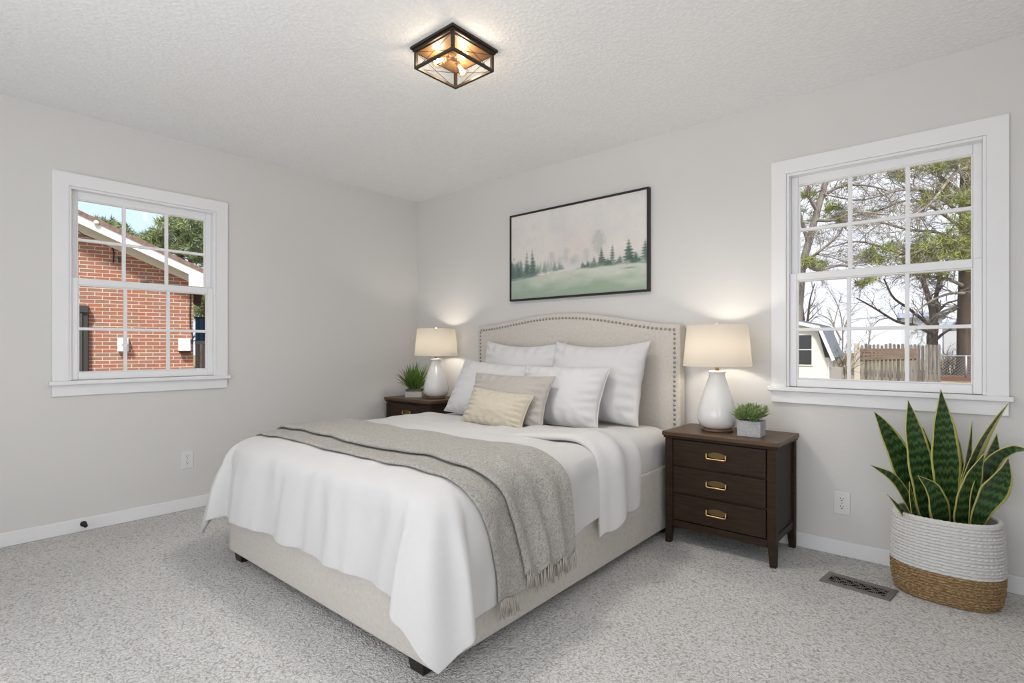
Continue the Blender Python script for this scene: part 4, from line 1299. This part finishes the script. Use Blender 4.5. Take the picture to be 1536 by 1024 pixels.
def rake(nm, dz0, dz1, mat_, ya, yb):
    MB().prism([(xe, rk(xe, dz0)), (xe, rk(xe, dz1)), (xr_, rk(xr_, dz1)), (2 * xr_ - xe, rk(xe, dz1)), (2 * xr_ - xe, rk(xe, dz0)), (xr_, rk(xr_, dz0))], ya, yb).build(nm, mat_, house)
rake('rake_fascia', 0.0, fh, FASCIA, -ov - 0.025, -ov)
rake('roof', fh, fh + 0.075, SHINGLE, -ov - 0.05, 9.3)
rake('soffit', 0.03, 0.06, SOFFIT, -ov, 0.0)
MB().prism([(0.0, zr - 0.02), (0.0, zr + 0.24), (xr_, zk + 0.24), (xr_, zk - 0.02)], -0.035, -0.001).build('frieze_board', SOFFIT, house)
q0 = hp(283, 429, -ov)
MB().prism([(q0[0], q0[1]), (xe + 0.25, q0[1]), (xe + 0.25, rk(xe + 0.25, fh)), (q0[0], rk(q0[0], fh))], -ov - 0.03, 0.05).build('eave_return', FASCIA, house)
dr = MB().box((hx(60), -0.09, 0.12), (hx(133), 0.0, hz(459, 133))).build('door_frame', CHAR, house)
MB().box((hx(64), -0.115, 0.16), (hx(125), -0.09, hz(470, 125))).build('door', Mat('dark_grey_panel', (0.06, 0.056, 0.057, 1), 0.45).m, house)
MB().box((hx(58), -0.13, hz(469, 134)), (hx(134), -0.09, hz(459, 133))).build('door_head', CHAR, house)
b_ = MB().box((hx(177), -0.09, hz(527, 185)), (hx(193.5), 0, hz(507, 185))).build('meter_box', GREYBOX, house, bevel=0.006)
MB().lathe([(0.001, 0), (0.055, 0), (0.055, 0.05), (0.04, 0.07), (0.001, 0.075)], n=20).move(Matrix.Translation((hx(189), -0.09, hz(515, 189))) @ Matrix.Rotation(math.radians(90), 4, 'X')).build('meter_dial', GREYBOX, b_, smooth=True)
MB().hexa([(hx(268), -0.16, hz(526)), (hx(286), -0.16, hz(526)), (hx(287), 0, hz(526)), (hx(267), 0, hz(526))], [(hx(268), -0.12, hz(508)), (hx(285), -0.12, hz(508)), (hx(287), 0, hz(508)), (hx(267), 0, hz(508))]).build('vent_hood', GREYBOX, house, bevel=0.01)
MB().box((hx(269), -0.10, hz(529)), (hx(286), 0, hz(526))).build('vent_flap', CHAR, house)
MB().tube([(hx(286), -0.015, hz(437)), (hx(285), -0.015, hz(470)), (hx(285.5), -0.02, hz(492)), (hx(289), -0.02, hz(505)), (hx(288), -0.03, hz(515))], 0.012, 6).build('cable', CABLE, house, smooth=True)
MB().tube([(hx(115), -0.03, hz(345, 115)), (hx(125), -0.03, hz(352, 125)), (hx(140), -0.03, hz(358, 140)), (hx(160), -0.02, hz(364, 160))], 0.009, 6).build('eave_wire', CABLE, house, smooth=True)
MB().tube([(hx(168), -0.015, hz(368, 168)), (hx(171), -0.015, hz(380, 171)), (hx(170), -0.015, hz(394, 170))], 0.009, 6).build('wall_wire', CABLE, house, smooth=True)
MB().box((hx(177), -0.03, hz(394, 180)), (hx(182), 0, hz(385, 180))).build('wall_vent', CHAR, house)
MB().box((hx(211), -0.05, hz(427, 217)), (hx(223), 0, hz(422, 217))).build('flood_light', CHAR, house, bevel=0.01)
MB().lathe([(0.001, 0), (0.04, 0), (0.04, 0.05), (0.001, 0.055)], n=16).move(Matrix.Translation((hx(150), -ov - 0.02, hz(341, 150))) @ Matrix.Rotation(math.radians(90), 4, 'X')).build('soffit_lamp', SOFFIT, house, smooth=True)

# blue porch building beyond
D2 = 15.5
p1 = at(291, HOR, D2)
def bx_(px): return (px - 291) / FPX * D2
def bz_(py): return CH - (py - HOR) / FPX * D2 - GZ
m = Mat('blue_vertical_siding', (0.05, 0.13, 0.26, 1), 0.6)
w_ = m.wave(m.coord('Object', (1, 1, 1)), 2.2, 0, 0, 'X')
m.color(m.ramp(w_, [(0.05, (0.028, 0.07, 0.15, 1)), (0.3, (0.055, 0.14, 0.27, 1))]))
BLUES = m.m
po = thing('porch_building', 'blue sided porch building standing past the corner of the brick house', 'building', (p1.x, p1.y, GZ), YAW)
MB().box((0.04, 0.8, 0), (2.6, 4.0, bz_(470))).build('rear_wall', Mat('blue_grey_wall', (0.06, 0.09, 0.14, 1), 0.7).m, po)
MB().box((0.04, 0, bz_(511)), (2.6, 0.06, bz_(477))).build('balcony_panel', BLUES, po)
MB().box((0.04, -0.03, bz_(477)), (2.6, 0.09, bz_(475))).build('hand_rail', CHAR, po)
MB().box((0.04, -0.02, bz_(516.5)), (2.6, 0.8, bz_(511))).build('beam', Mat('grey_beam', (0.42, 0.42, 0.43, 1), 0.7).m, po)
for a_, b2 in ((293, 296), (303.5, 306), (322, 325)):
    MB().box((bx_(a_), 0, 0), (bx_(b2), 0.12, bz_(516.5))).build('post', Mat('weathered_post', (0.36, 0.33, 0.32, 1), 0.8).m, po)
MB().box((bx_(297), 0.74, 0), (bx_(303), 0.8, bz_(520))).build('door', Mat('navy_door', (0.02, 0.04, 0.10, 1), 0.5).m, po)

# ---------------------------------------------------------------- trees
BARKP = None
def M_bark(name, lo, hi, sc_=6):
    m = Mat(name, rough=0.95, spec=0.1)
    n_ = m.noise(m.coord('Object', (3, 3, 0.7)), sc_, 5, 0.7)
    m.color(m.ramp(n_, [(0.3, lo), (0.7, hi)]))
    m.bump(n_, 0.6, 0.03)
    return m.m
BARK_DARK = M_bark('dark_pine_bark', (0.045, 0.035, 0.028, 1), (0.15, 0.115, 0.09, 1))
BARK_GREY = M_bark('grey_branch_bark', (0.17, 0.15, 0.135, 1), (0.42, 0.385, 0.355, 1))
BARK_BROWN = M_bark('brown_bark', (0.07, 0.055, 0.045, 1), (0.19, 0.155, 0.13, 1))
def M_leafm(name, lo, hi):
    m = Mat(name, rough=0.7, spec=0.2)
    m.color(m.mix(m.noise(m.coord(), 2.2, 3), lo, hi))
    return m.m
NEEDLE = M_leafm('yellow_green_needles', (0.12, 0.16, 0.045, 1), (0.42, 0.45, 0.17, 1))
NEEDLED = M_leafm('deep_green_needles', (0.08, 0.12, 0.055, 1), (0.30, 0.36, 0.17, 1))

def grow(mb, p, d, L, r, lev, rg, droop=0.0, spread=0.8, kids=6, tips=None, n=5, flat=1.0):
    pts = [Vector(p)]; d = d.normalized(); q = Vector(p)
    for i in range(n):
        d = (d + Vector((rg.gauss(0, .16), rg.gauss(0, .16) * flat, rg.gauss(0, .15) - droop))).normalized()
        q = q + d * (L / n); pts.append(q.copy())
    rs = [r * (1 - 0.72 * i / n) for i in range(n + 1)]
    mb.tube(pts, rs, 5 if lev > 0 else 4, cap=False)
    if tips is not None and lev <= 1: tips.append((pts[-1], d))
    if lev <= 0: return
    for k in range(kids):
        t = rg.uniform(0.15, 1.0)
        f = t * n; i = min(int(f), n - 1)
        b = pts[i].lerp(pts[i + 1], f - i)
        ax = (pts[i + 1] - pts[i]).normalized()
        o = Vector((rg.gauss(0, 1), rg.gauss(0, 1) * flat, rg.gauss(0, 0.8))).normalized()
        nd = (ax + (o - ax * o.dot(ax)) * spread).normalized()
        grow(mb, b, nd, L * rg.uniform(.32, .55) * (1.15 - 0.5 * t), max(0.006, r * (1 - .6 * t) * .55), lev - 1, rg, droop * .6, spread, max(3, int(kids * .75)), tips, max(3, n - 1), flat)
def limb(mb, pts, r0, r1, rg, lev=2, kids=8, L=1.0, droop=0.0, tips=None, spread=0.9, rk=0.4):
    """A main limb through measured points, with twigs grown along it."""
    c = spline(pts, 14)
    mb.tube(c, [r0 + (r1 - r0) * i / 14 for i in range(15)], 7, cap=False)
    for k in range(kids):
        t = rg.uniform(0.12, 1.0); f = t * 14; i = min(int(f), 13)
        b = c[i].lerp(c[i + 1], f - i); ax = (c[i + 1] - c[i]).normalized()
        o = Vector((rg.gauss(0, 1), rg.gauss(0, 1), rg.gauss(0, 1))).normalized()
        nd = (ax * 0.8 + (o - ax * o.dot(ax)) * spread).normalized()
        grow(mb, b, nd, L * rg.uniform(.6, 1.2), max(0.008, (r0 + (r1 - r0) * t) * rk), lev - 1, rg, droop, 0.9, 6, tips)
    if tips is not None: tips.append((c[-1], (c[-1] - c[-2]).normalized()))
def tuft(mb, p, d, n, L, rg, w=0.012, spread=1.0):
    for k in range(n):
        o = Vector((rg.gauss(0, 1), rg.gauss(0, 1), rg.gauss(0, 1))).normalized()
        dd = (d * 0.6 + o * spread).normalized()
        l = L * rg.uniform(.6, 1.1)
        b = p + o * L * 0.15
        s_ = dd.orthogonal().normalized()
        s_ = (Matrix.Rotation(rg.uniform(0, 6.28), 3, dd) @ s_) * w
        mb.add([b - s_, b + s_, b + dd * l], [(0, 1, 2)])
def Gp(px, dep):
    v = at(px, HOR, dep); v.z = GZ
    return v

# big pine at the right of the back window
rg = random.Random(21)
PD = 22.0
base = Gp(1452, PD)
pine = thing('pine_tree', 'tall dark-trunked pine with long tangled limbs and yellow-green needles', 'tree', base)
tr = MB()
tr.tube([at(1452, 600, PD) + Vector((0, 0, 0)), at(1452, 568, PD), at(1452, 540, PD), at(1451, 480, PD), at(1453, 420, PD), at(1452, 330, PD), at(1454, 220, PD), at(1452, 60, PD), at(1452, -60, PD)], [0.52, 0.46, 0.37, 0.34, 0.33, 0.30, 0.27, 0.22, 0.17], 18)
tr.build('trunk', BARK_DARK, pine, smooth=True, org=base)
lm = MB(); tips = []
limbs = [
    [(1448, 430, 22), (1420, 418, 21.6), (1385, 414, 21), (1340, 402, 20.5), (1300, 405, 20)],
    [(1450, 405, 22), (1400, 395, 21.5), (1350, 380, 21), (1290, 362, 20.3), (1240, 372, 20)],
    [(1450, 380, 22), (1410, 350, 21.6), (1365, 345, 21), (1300, 330, 20.5), (1225, 340, 20)],
    [(1452, 352, 22), (1420, 325, 22.4), (1370, 300, 22), (1310, 318, 21.4), (1250, 330, 21)],
    [(1452, 330, 22), (1400, 290, 21), (1350, 285, 20.3), (1290, 300, 20), (1230, 290, 19.6)],
    [(1452, 300, 22), (1405, 262, 21.8), (1350, 250, 21.2), (1290, 262, 20.6), (1220, 255, 20.2)],
    [(1452, 270, 22), (1420, 240, 21), (1370, 232, 20.5), (1320, 225, 20), (1260, 240, 19.5)],
    [(1452, 240, 22), (1400, 205, 21.5), (1340, 200, 21), (1270, 215, 20.5), (1200, 230, 20)],
    [(1452, 210, 22), (1400, 160, 21.5), (1340, 150, 21), (1280, 175, 20.5)],
    [(1452, 362, 22), (1470, 345, 21), (1500, 340, 20.5), (1540, 350, 20)],
    [(1452, 290, 22), (1475, 265, 21), (1510, 255, 20.5), (1550, 268, 20)],
    [(1452, 250, 22), (1430, 262, 20.6), (1400, 300, 19.6), (1372, 322, 19.0)],
    [(1452, 400, 22), (1435, 375, 21), (1395, 372, 20.2), (1345, 388, 19.8)],
    [(1452, 440, 22), (1425, 440, 21.5), (1395, 452, 21.2), (1372, 470, 21)],
    [(1452, 455, 22), (1428, 462, 22.4), (1408, 470, 22.6), (1390, 484, 22.8)],
]
for n_l, L_ in enumerate(limbs):
    limb(lm, [at(*q) for q in L_], 0.075, 0.02, rg, 3, 34 if n_l < 13 else 8, 1.5, 0.02, tips, rk=0.36)
lm.build('limbs', BARK_GREY, pine, smooth=True, org=base)
nd = MB()
spots = [(1425, 243, 20.8, 34), (1408, 250, 20.8, 16), (1432, 296, 20.6, 34), (1448, 300, 20.6, 30), (1410, 290, 20.6, 24), (1393, 300, 20.4, 14), (1386, 372, 20.4, 30), (1412, 362, 20.4, 34), (1436, 358, 20.5, 34), (1452, 372, 20.5, 34),
         (1400, 385, 20.4, 26), (1425, 380, 20.4, 30), (1372, 380, 20.4, 20), (1448, 395, 20.6, 18), (1330, 240, 20.4, 22), (1300, 235, 20.4, 18), (1285, 245, 20.4, 14), (1318, 390, 20.2, 24), (1335, 372, 20.2, 20),
         (1300, 384, 20.2, 16), (1212, 392, 20.0, 12), (1232, 398, 20, 14), (1250, 312, 20.2, 16), (1262, 328, 20.2, 10), (1210, 290, 20, 10), (1345, 262, 20.4, 18), (1362, 395, 20.2, 18), (1385, 405, 20.6, 16), (1352, 232, 20.4, 14), (1415, 412, 21, 14), (1385, 408, 21, 10), (1457, 330, 20.6, 24), (1290, 425, 20, 7), (1305, 420, 20, 8)]
for px, py, dp, s_ in spots:
    for k in range(int(9 + s_ * 1.0)):
        c = at(px + rg.gauss(0, s_ * .45), py + rg.gauss(0, s_ * .28), dp + rg.gauss(0, .35))
        tuft(nd, c, Vector((rg.gauss(0, .5), rg.gauss(0, .5), .5)), 16, 0.26, rg, 0.012)
for p_, d_ in rg.sample(tips, min(len(tips), 140)):
    tuft(nd, p_, d_, 9, 0.16, rg, 0.009)
for k in range(70):                         # loose sprays along the upper limbs
    c = at(rg.uniform(1195, 1460), rg.uniform(222, 400), rg.uniform(20, 21))
    for j in range(5):
        tuft(nd, c + Vector((rg.gauss(0, .16), rg.gauss(0, .16), rg.gauss(0, .10))), Vector((rg.gauss(0, .5), rg.gauss(0, .5), .5)), 12, 0.22, rg, 0.010)
nd.build('needles', NEEDLE, pine, org=base, fix=False)

# leaning trunk at the left of the same window
rg = random.Random(8)
base = Gp(1212, 19)
t2 = thing('bare_tree', 'leaning bare tree with crossing grey branches standing over the white shed', 'tree', base)
lm = MB()
lm.tube([Gp(1190, 21), at(1196, 480, 21), at(1203, 400, 20.6), at(1222, 330, 20.2), at(1240, 268, 20), at(1262, 200, 19.6)], [0.20, 0.18, 0.14, 0.12, 0.10, 0.06], 10)
tips = []
for L_ in ([(1204, 396, 20.6), (1225, 380, 20), (1258, 352, 19.6), (1268, 330, 19.2)], [(1212, 365, 20.4), (1200, 320, 20), (1196, 280, 19.8), (1205, 240, 19.5)], [(1226, 318, 20.2), (1212, 290, 19.8), (1214, 258, 19.6)],
           [(1232, 296, 20.1), (1260, 280, 19.6), (1300, 278, 19.3), (1340, 288, 19)], [(1222, 330, 20.2), (1250, 330, 19.7), (1285, 318, 19.4), (1330, 322, 19)], [(1240, 268, 20), (1270, 250, 19.6), (1310, 255, 19.2)],
           [(1205, 392, 20.5), (1225, 405, 20), (1262, 398, 19.7), (1300, 408, 19.4)]):
    limb(lm, [at(*q) for q in L_], 0.07, 0.02, rg, 3, 12, 1.2, 0.01, tips, rk=0.4)
lm.build('branches', BARK_GREY, t2, smooth=True, org=base)

# forked tree behind the fence
rg = random.Random(31)
DD = 23.5
base = Gp(1400, DD)
t3 = thing('forked_tree', 'forked leafless tree rising behind the weathered picket fence', 'tree', base)
lm = MB()
lm.tube([Gp(1402, DD), at(1399, 530, DD), at(1398, 505, DD), at(1401, 484, DD)], [0.24, 0.22, 0.20, 0.19], 12)
for L_, a_, b_, k_ in (([(1401, 486, DD), (1398, 462, DD), (1391, 440, DD), (1383, 412, DD), (1378, 385, DD)], 0.15, 0.07, 8),
                       ([(1401, 486, DD), (1405, 464, DD), (1404, 445, DD), (1410, 415, DD), (1420, 390, DD)], 0.12, 0.05, 8),
                       ([(1399, 492, DD), (1385, 480, DD), (1362, 462, DD - .5), (1340, 446, DD - 1), (1326, 418, DD - 1.2)], 0.085, 0.03, 9),
                       ([(1397, 500, DD), (1372, 488, DD - 1), (1345, 482, DD - 1.5), (1312, 462, DD - 1.8), (1285, 447, DD - 2)], 0.075, 0.025, 10),
                       ([(1403, 510, DD), (1415, 500, DD), (1428, 492, DD), (1440, 480, DD)], 0.07, 0.02, 6),
                       ([(1404, 470, DD), (1420, 455, DD), (1436, 450, DD), (1450, 440, DD)], 0.06, 0.02, 6),
                       ([(1402, 478, DD), (1430, 465, DD + .5), (1445, 455, DD + .8)], 0.07, 0.03, 5)):
    limb(lm, [at(*q) for q in L_], a_, b_, rg, 2, k_, 1.4, -0.01, None, rk=0.35)
lm.build('branches', BARK_BROWN, t3, smooth=True, org=base)

# thin trees
def thin_tree(name, label, stems, dep, seed, r0, mat_):
    rg = random.Random(seed)
    base = Gp(stems[0][0][0], dep)
    t = thing(name, label, 'tree', base)
    lm = MB()
    for st in stems:
        limb(lm, [at(px, py, dep) for px, py in st], r0, r0 * .3, rg, 2, 7, 1.1, -0.03, None, rk=0.45)
    lm.build('branches', mat_, t, smooth=True, org=base)
thin_tree('sapling', 'dark twin-stemmed sapling sticking up above the shed roof', [[(1208, 575), (1207, 500), (1204, 460), (1202, 430)], [(1208, 500), (1212, 475), (1215, 450), (1222, 425)], [(1206, 480), (1199, 455), (1197, 440)]], 27, 4, 0.07, BARK_DARK)
thin_tree('bare_bush', 'spreading pale bare tree between the shed and the fence', [[(1262, 580), (1264, 500), (1258, 462), (1240, 428)], [(1264, 500), (1275, 470), (1290, 450)], [(1262, 510), (1245, 480), (1225, 470)], [(1300, 570), (1305, 500), (1318, 480)], [(1262, 540), (1250, 500), (1262, 440)]], 30, 9, 0.05, BARK_GREY)
thin_tree('leafless_shrub', 'tangle of dark stems at the side of the shed', [[(1268, 585), (1262, 560), (1256, 545)], [(1269, 585), (1266, 555), (1262, 538)], [(1270, 585), (1270, 560), (1268, 540)], [(1271, 585), (1258, 572), (1252, 560)]], 17.5, 6, 0.018, BARK_BROWN)

# green trees behind the brick house
def green_tree(label, dep, trunk, blobs, seed, mat_, nm='evergreen_tree'):
    rg = random.Random(seed)
    base = Gp(trunk[0], dep)
    t = thing(nm, label, 'tree', base, 0, 'green trees behind the brick house')
    lm = MB(); tips = []
    limb(lm, [Gp(trunk[0], dep)] + [at(trunk[0] + rg.gauss(0, 2), y, dep) for y in np.linspace(500, trunk[1], 4)], 0.28, 0.08, rg, 2, 10, 1.2, 0.0, tips)
    lm.build('branches', BARK_BROWN, t, smooth=True, org=base)
    nd = MB()
    for px, py, s_ in blobs:
        for k in range(int(s_ * 2.6)):
            c = at(px + rg.gauss(0, s_ * .40), py + rg.gauss(0, s_ * .26), dep + rg.gauss(0, .9))
            tuft(nd, c, Vector((rg.gauss(0, .5), rg.gauss(0, .5), .6)), 15, 0.30, rg, 0.026)
    nd.build('foliage', mat_, t, org=base, fix=False)
green_tree('broad green pine filling the sky above the white eave corner', 24, (272, 330), [(252, 338, 20), (275, 330, 18), (300, 340, 22), (240, 352, 18), (280, 358, 26), (310, 365, 24), (258, 372, 20), (296, 384, 26), (235, 368, 16), (325, 340, 22), (268, 345, 16), (320, 390, 22), (222, 358, 12), (285, 322, 12)], 3, NEEDLED)
green_tree('low rounded evergreen just showing over the brown roof', 27, (170, 345), [(148, 335, 14), (165, 340, 18), (182, 348, 18), (200, 358, 16), (190, 366, 18), (214, 372, 16), (160, 350, 14), (138, 334, 8)], 5, NEEDLED)
green_tree('pale far tree beyond the blue porch building', 30, (304, 430), [(300, 450, 14), (310, 440, 14), (296, 465, 12), (316, 460, 14), (303, 478, 12)], 7, NEEDLED)

# ---------------------------------------------------------------- shed, fences, ground cover (north)
DS = 16.5
ps = at(1243, HOR, DS)
SHEDW = Mat('cream_shed_siding', (0.66, 0.655, 0.63, 1), 0.7).m
m = Mat('slate_blue_shingles', rough=0.85)
m.color(m.ramp(m.noise(m.coord('Object', (4, 2, 9)), 3, 3), [(0.3, (0.07, 0.085, 0.115, 1)), (0.7, (0.17, 0.19, 0.235, 1))]))
SLATE = m.m
shed = thing('garden_shed', 'cream barn-roofed garden shed with dark window and slate roof', 'shed', (ps.x, ps.y, GZ), math.radians(4))
def sz(py): return CH - (py - HOR) / FPX * DS - GZ
# front gable lies in the local plane y = 0, x runs to the right; the wall ends at x = 0
g_e, g_k, g_r = sz(536), sz(489), sz(476)
MB().prism([(-2.6, 0), (0, 0), (0, g_e), (-0.10, g_e), (-0.32, g_k), (-1.3, g_r), (-2.28, g_k), (-2.5, g_e), (-2.6, g_e)], 0, 2.6).build('wall', SHEDW, shed)
def gpath(x0, z0, x1, z1, th_, ya, yb):
    v = Vector((x1 - x0, z1 - z0)).normalized(); n_ = Vector((-v.y, v.x)) * th_
    if n_.y < 0: n_ = -n_
    return MB().prism([(x0, z0), (x1, z1), (x1 + n_.x, z1 + n_.y), (x0 + n_.x, z0 + n_.y)], ya, yb)
gpath(0.10, g_e - 0.02, -0.28, g_k + 0.02, 0.06, -0.12, 2.7).build('steep_roof', SLATE, shed)
gpath(-0.24, g_k + 0.01, -1.3, g_r + 0.02, 0.06, -0.14, 2.7).build('upper_roof', SLATE, shed)
gpath(-2.70, g_e - 0.02, -2.32, g_k + 0.02, 0.06, -0.12, 2.7).build('steep_roof', SLATE, shed)
gpath(-2.36, g_k + 0.01, -1.3, g_r + 0.02, 0.06, -0.14, 2.7).build('upper_roof', SLATE, shed)
gpath(0.10, g_e - 0.10, -0.28, g_k - 0.06, 0.09, -0.16, -0.12).build('barge_board', FASCIA, shed)
gpath(-0.24, g_k - 0.09, -1.3, g_r - 0.08, 0.10, -0.18, -0.14).build('barge_board', FASCIA, shed)
wx0, wx1 = -0.98, -0.46
MB().box((wx0 - 0.04, -0.025, sz(549)), (wx1 + 0.04, 0, sz(500))).build('window_trim', SHEDW, shed)
MB().box((wx0, -0.03, sz(547)), (wx1, -0.012, sz(502))).build('window_screen', Mat('dark_window_glass', (0.03, 0.032, 0.036, 1), 0.25).m, shed)
MB().box((wx0, -0.036, sz(525)), (wx1, -0.03, sz(523.5))).build('window_bar', GREYBOX, shed)
MB().box((-0.02, -0.012, 0.0), (0.02, 0.02, g_e - 0.15)).build('corner_board', FASCIA, shed)
MB().box((0.02, 0.05, 0.0), (0.32, 0.5, sz(551))).build('foundation_crate', Mat('grey_crate', (0.30, 0.28, 0.27, 1), 0.8).m, shed)

m = Mat('weathered_fence_wood', rough=0.9, spec=0.15)
n_ = m.noise(m.coord('Object', (7, 7, 0.9)), 3, 5, 0.7)
oi = m.n.new('ShaderNodeObjectInfo')
m.color(m.mix(1.0, m.ramp(n_, [(0.25, (0.07, 0.06, 0.05, 1)), (0.5, (0.19, 0.175, 0.16, 1)), (0.75, (0.31, 0.30, 0.285, 1))]), m.ramp(oi.outputs['Random'], [(0, (0.6, 0.6, 0.6, 1)), (1, (1.25, 1.25, 1.25, 1))]), 'MULTIPLY'))
WEATH = m.m
m = Mat('brown_fence_board', rough=0.9, spec=0.15)
n_ = m.noise(m.coord('Object', (0.9, 6, 9)), 3, 5, 0.7)
m.color(m.ramp(n_, [(0.25, (0.10, 0.07, 0.05, 1)), (0.7, (0.25, 0.19, 0.145, 1))]))
BOARDM = m.m
DF = 18.5
def fpt(px): return at(px, HOR, DF)
def fz(py): return CH - (py - HOR) / FPX * DF
fb_ = Gp(1283, DF)
fl_ = thing('board_fence', 'weathered fence panel with brown boards across its top and one pale post', 'fence', fb_, YAW - math.radians(35))
sc_f = 1.28 / FPX * DF     # this fence lies square to the sight line, so pixels stretch
def fx(px): return (px - 1283) / FPX * DF * 0.83
rg = random.Random(2)
def picket(name, parent, x, w, h, mat_, y=0.0):
    MB().prism([(x, 0), (x + w, 0), (x + w, h - 0.02 - rg.uniform(0, .03)), (x + w * .7, h), (x + w * .25, h - rg.uniform(0, .02)), (x, h - 0.03)], y, y + 0.02).build(name, mat_, parent)
MB().box((fx(1281), -0.10, 0), (fx(1290), 0.0, fz(514) - GZ)).build('post', Mat('pale_post', (0.50, 0.46, 0.40, 1), 0.85).m, fl_, bevel=0.02)
x = fx(1291)
while x < fx(1370):
    picket('picket', fl_, x, 0.088, fz(516 + rg.uniform(-1.5, 1.5)) - GZ, WEATH)
    x += 0.112
for py0, py1, tl in ((522.5, 528, 0.0), (528.3, 533, 0.01), (533.3, 538.5, 0.035)):
    MB().hexa([(fx(1289), -0.035, fz(py1) - GZ - tl), (fx(1372), -0.035, fz(py1) - GZ + tl), (fx(1372), -0.001, fz(py1) - GZ + tl), (fx(1289), -0.001, fz(py1) - GZ - tl)],
              [(fx(1289), -0.035, fz(py0) - GZ - tl), (fx(1372), -0.035, fz(py0) - GZ + tl), (fx(1372), -0.001, fz(py0) - GZ + tl), (fx(1289), -0.001, fz(py0) - GZ - tl)]).build('rail_board', BOARDM, fl_, bevel=0.004)
pb = Gp(1364, DF - 0.35)
pf = thing('picket_fence', 'grey picket fence run in front of the forked tree', 'fence', pb, YAW - math.radians(35))
x = 0.0
while x < 44 / FPX * DF * 0.83:
    picket('picket', pf, x, 0.086, fz(516.5 + rg.uniform(-1.2, 1.2)) - GZ, WEATH)
    x += 0.106
MB().box((0, 0.02, 0.35), (x, 0.06, 0.43)).build('rail', WEATH, pf)

DC = 21.0
cb2 = Gp(1406, DC)
cf = thing('chain_link_fence', 'thin wire fence with steel rail in front of the pine trunk', 'fence', cb2, YAW - math.radians(38))
GALV = Mat('galvanised_steel', (0.50, 0.51, 0.52, 1), 0.4, 0.5).m
hz_ = CH - (533.5 - HOR) / FPX * DC - GZ
MB().tube([(0, 0, hz_), (3.4, 0, hz_)], 0.026, 8).build('top_rail', GALV, cf, smooth=True)
for x in (0.05, 0.86, 2.4):
    MB().tube([(x, 0, 0), (x, 0, hz_ + 0.03)], 0.032, 8).build('post', GALV, cf, smooth=True)
mb = MB()
for k in range(46):
    x0 = k * 0.11 - hz_
    for s_ in (0, 1):
        a0, a1 = max(0, x0), min(3.4, x0 + hz_)
        if a1 <= a0: continue
        za, zb_ = (a0 - x0), (a1 - x0)
        if s_: za, zb_ = hz_ - za, hz_ - zb_
        mb.tube([(a0, 0.01, za), (a1, 0.01, zb_)], 0.0035, 3, cap=False)
mb.build('wire_mesh', GALV, cf)
rg = random.Random(14)
sb = Gp(1418, DC + 1.6)
sh = thing('brush_shrub', 'brown leafless brush behind the wire fence', 'shrub', sb)
lm = MB()
for k in range(44):
    p_ = Gp(1408 + rg.uniform(0, 46), DC + 1.6 + rg.uniform(-.3, 1.0))
    grow(lm, p_, Vector((rg.gauss(0, .3), rg.gauss(0, .3), 1)), rg.uniform(.7, 1.35), 0.022, 1, rg, 0, .8, 5)
lm.build('stems', BARK_BROWN, sh, org=sb)
m = Mat('red_pine_straw', rough=0.95, spec=0.1)
m.color(m.ramp(m.noise(m.coord(), 9, 5, 0.75), [(0.3, (0.05, 0.026, 0.018, 1)), (0.7, (0.16, 0.082, 0.055, 1))]))
STRAW = m.m
mc = Gp(1440, 21.0)
P = np.zeros((14, 40, 3))
for i in range(14):
    for j in range(40):
        rr_ = 2.9 * i / 13; q = 2 * math.pi * j / 40
        P[i, j] = (mc.x + rr_ * math.cos(q), mc.y + rr_ * math.sin(q), GZ + 0.004 + 0.05 * (1 - (i / 13) ** 2) + 0.035 * (1 - i / 13) * pn(rr_ * 3 * math.cos(q), rr_ * 3 * math.sin(q)))
mu = MB().grid(P, wrap=True).build('pine_straw', STRAW, None, smooth=True)
tag(mu, 'red-brown pine straw heaped around the pine trunk', 'pine straw', kind='stuff')

def far_house(label, px0, px1, pyt, pye, dep, wall, roof):
    b = Gp(px0, dep)
    t = thing('far_house', label, 'house', b, YAW - math.radians(36))
    W = (px1 - px0) / FPX * dep * 1.2
    ze = CH - (pye - HOR) / FPX * dep - GZ; zt = CH - (pyt - HOR) / FPX * dep - GZ
    MB().box((0, 0, 0), (W, 6, ze)).build('wall', wall, t)
    MB().prism([(-0.4, ze), (6.4, ze), (3, zt)], -0.4, W + 0.4, axis=0).build('roof', roof, t)
PALEB = Mat('pale_blue_siding', (0.52, 0.56, 0.62, 1), 0.7).m
GREYR = Mat('grey_blue_roof', (0.22, 0.25, 0.31, 1), 0.8).m
far_house('distant pale blue house with grey roof, behind the forked tree', 1352, 1392, 467, 477, 55, PALEB, GREYR)
far_house('distant low pale house beyond the wire fence', 1416, 1470, 481, 488, 60, Mat('grey_siding', (0.45, 0.47, 0.5, 1), 0.7).m, GREYR)
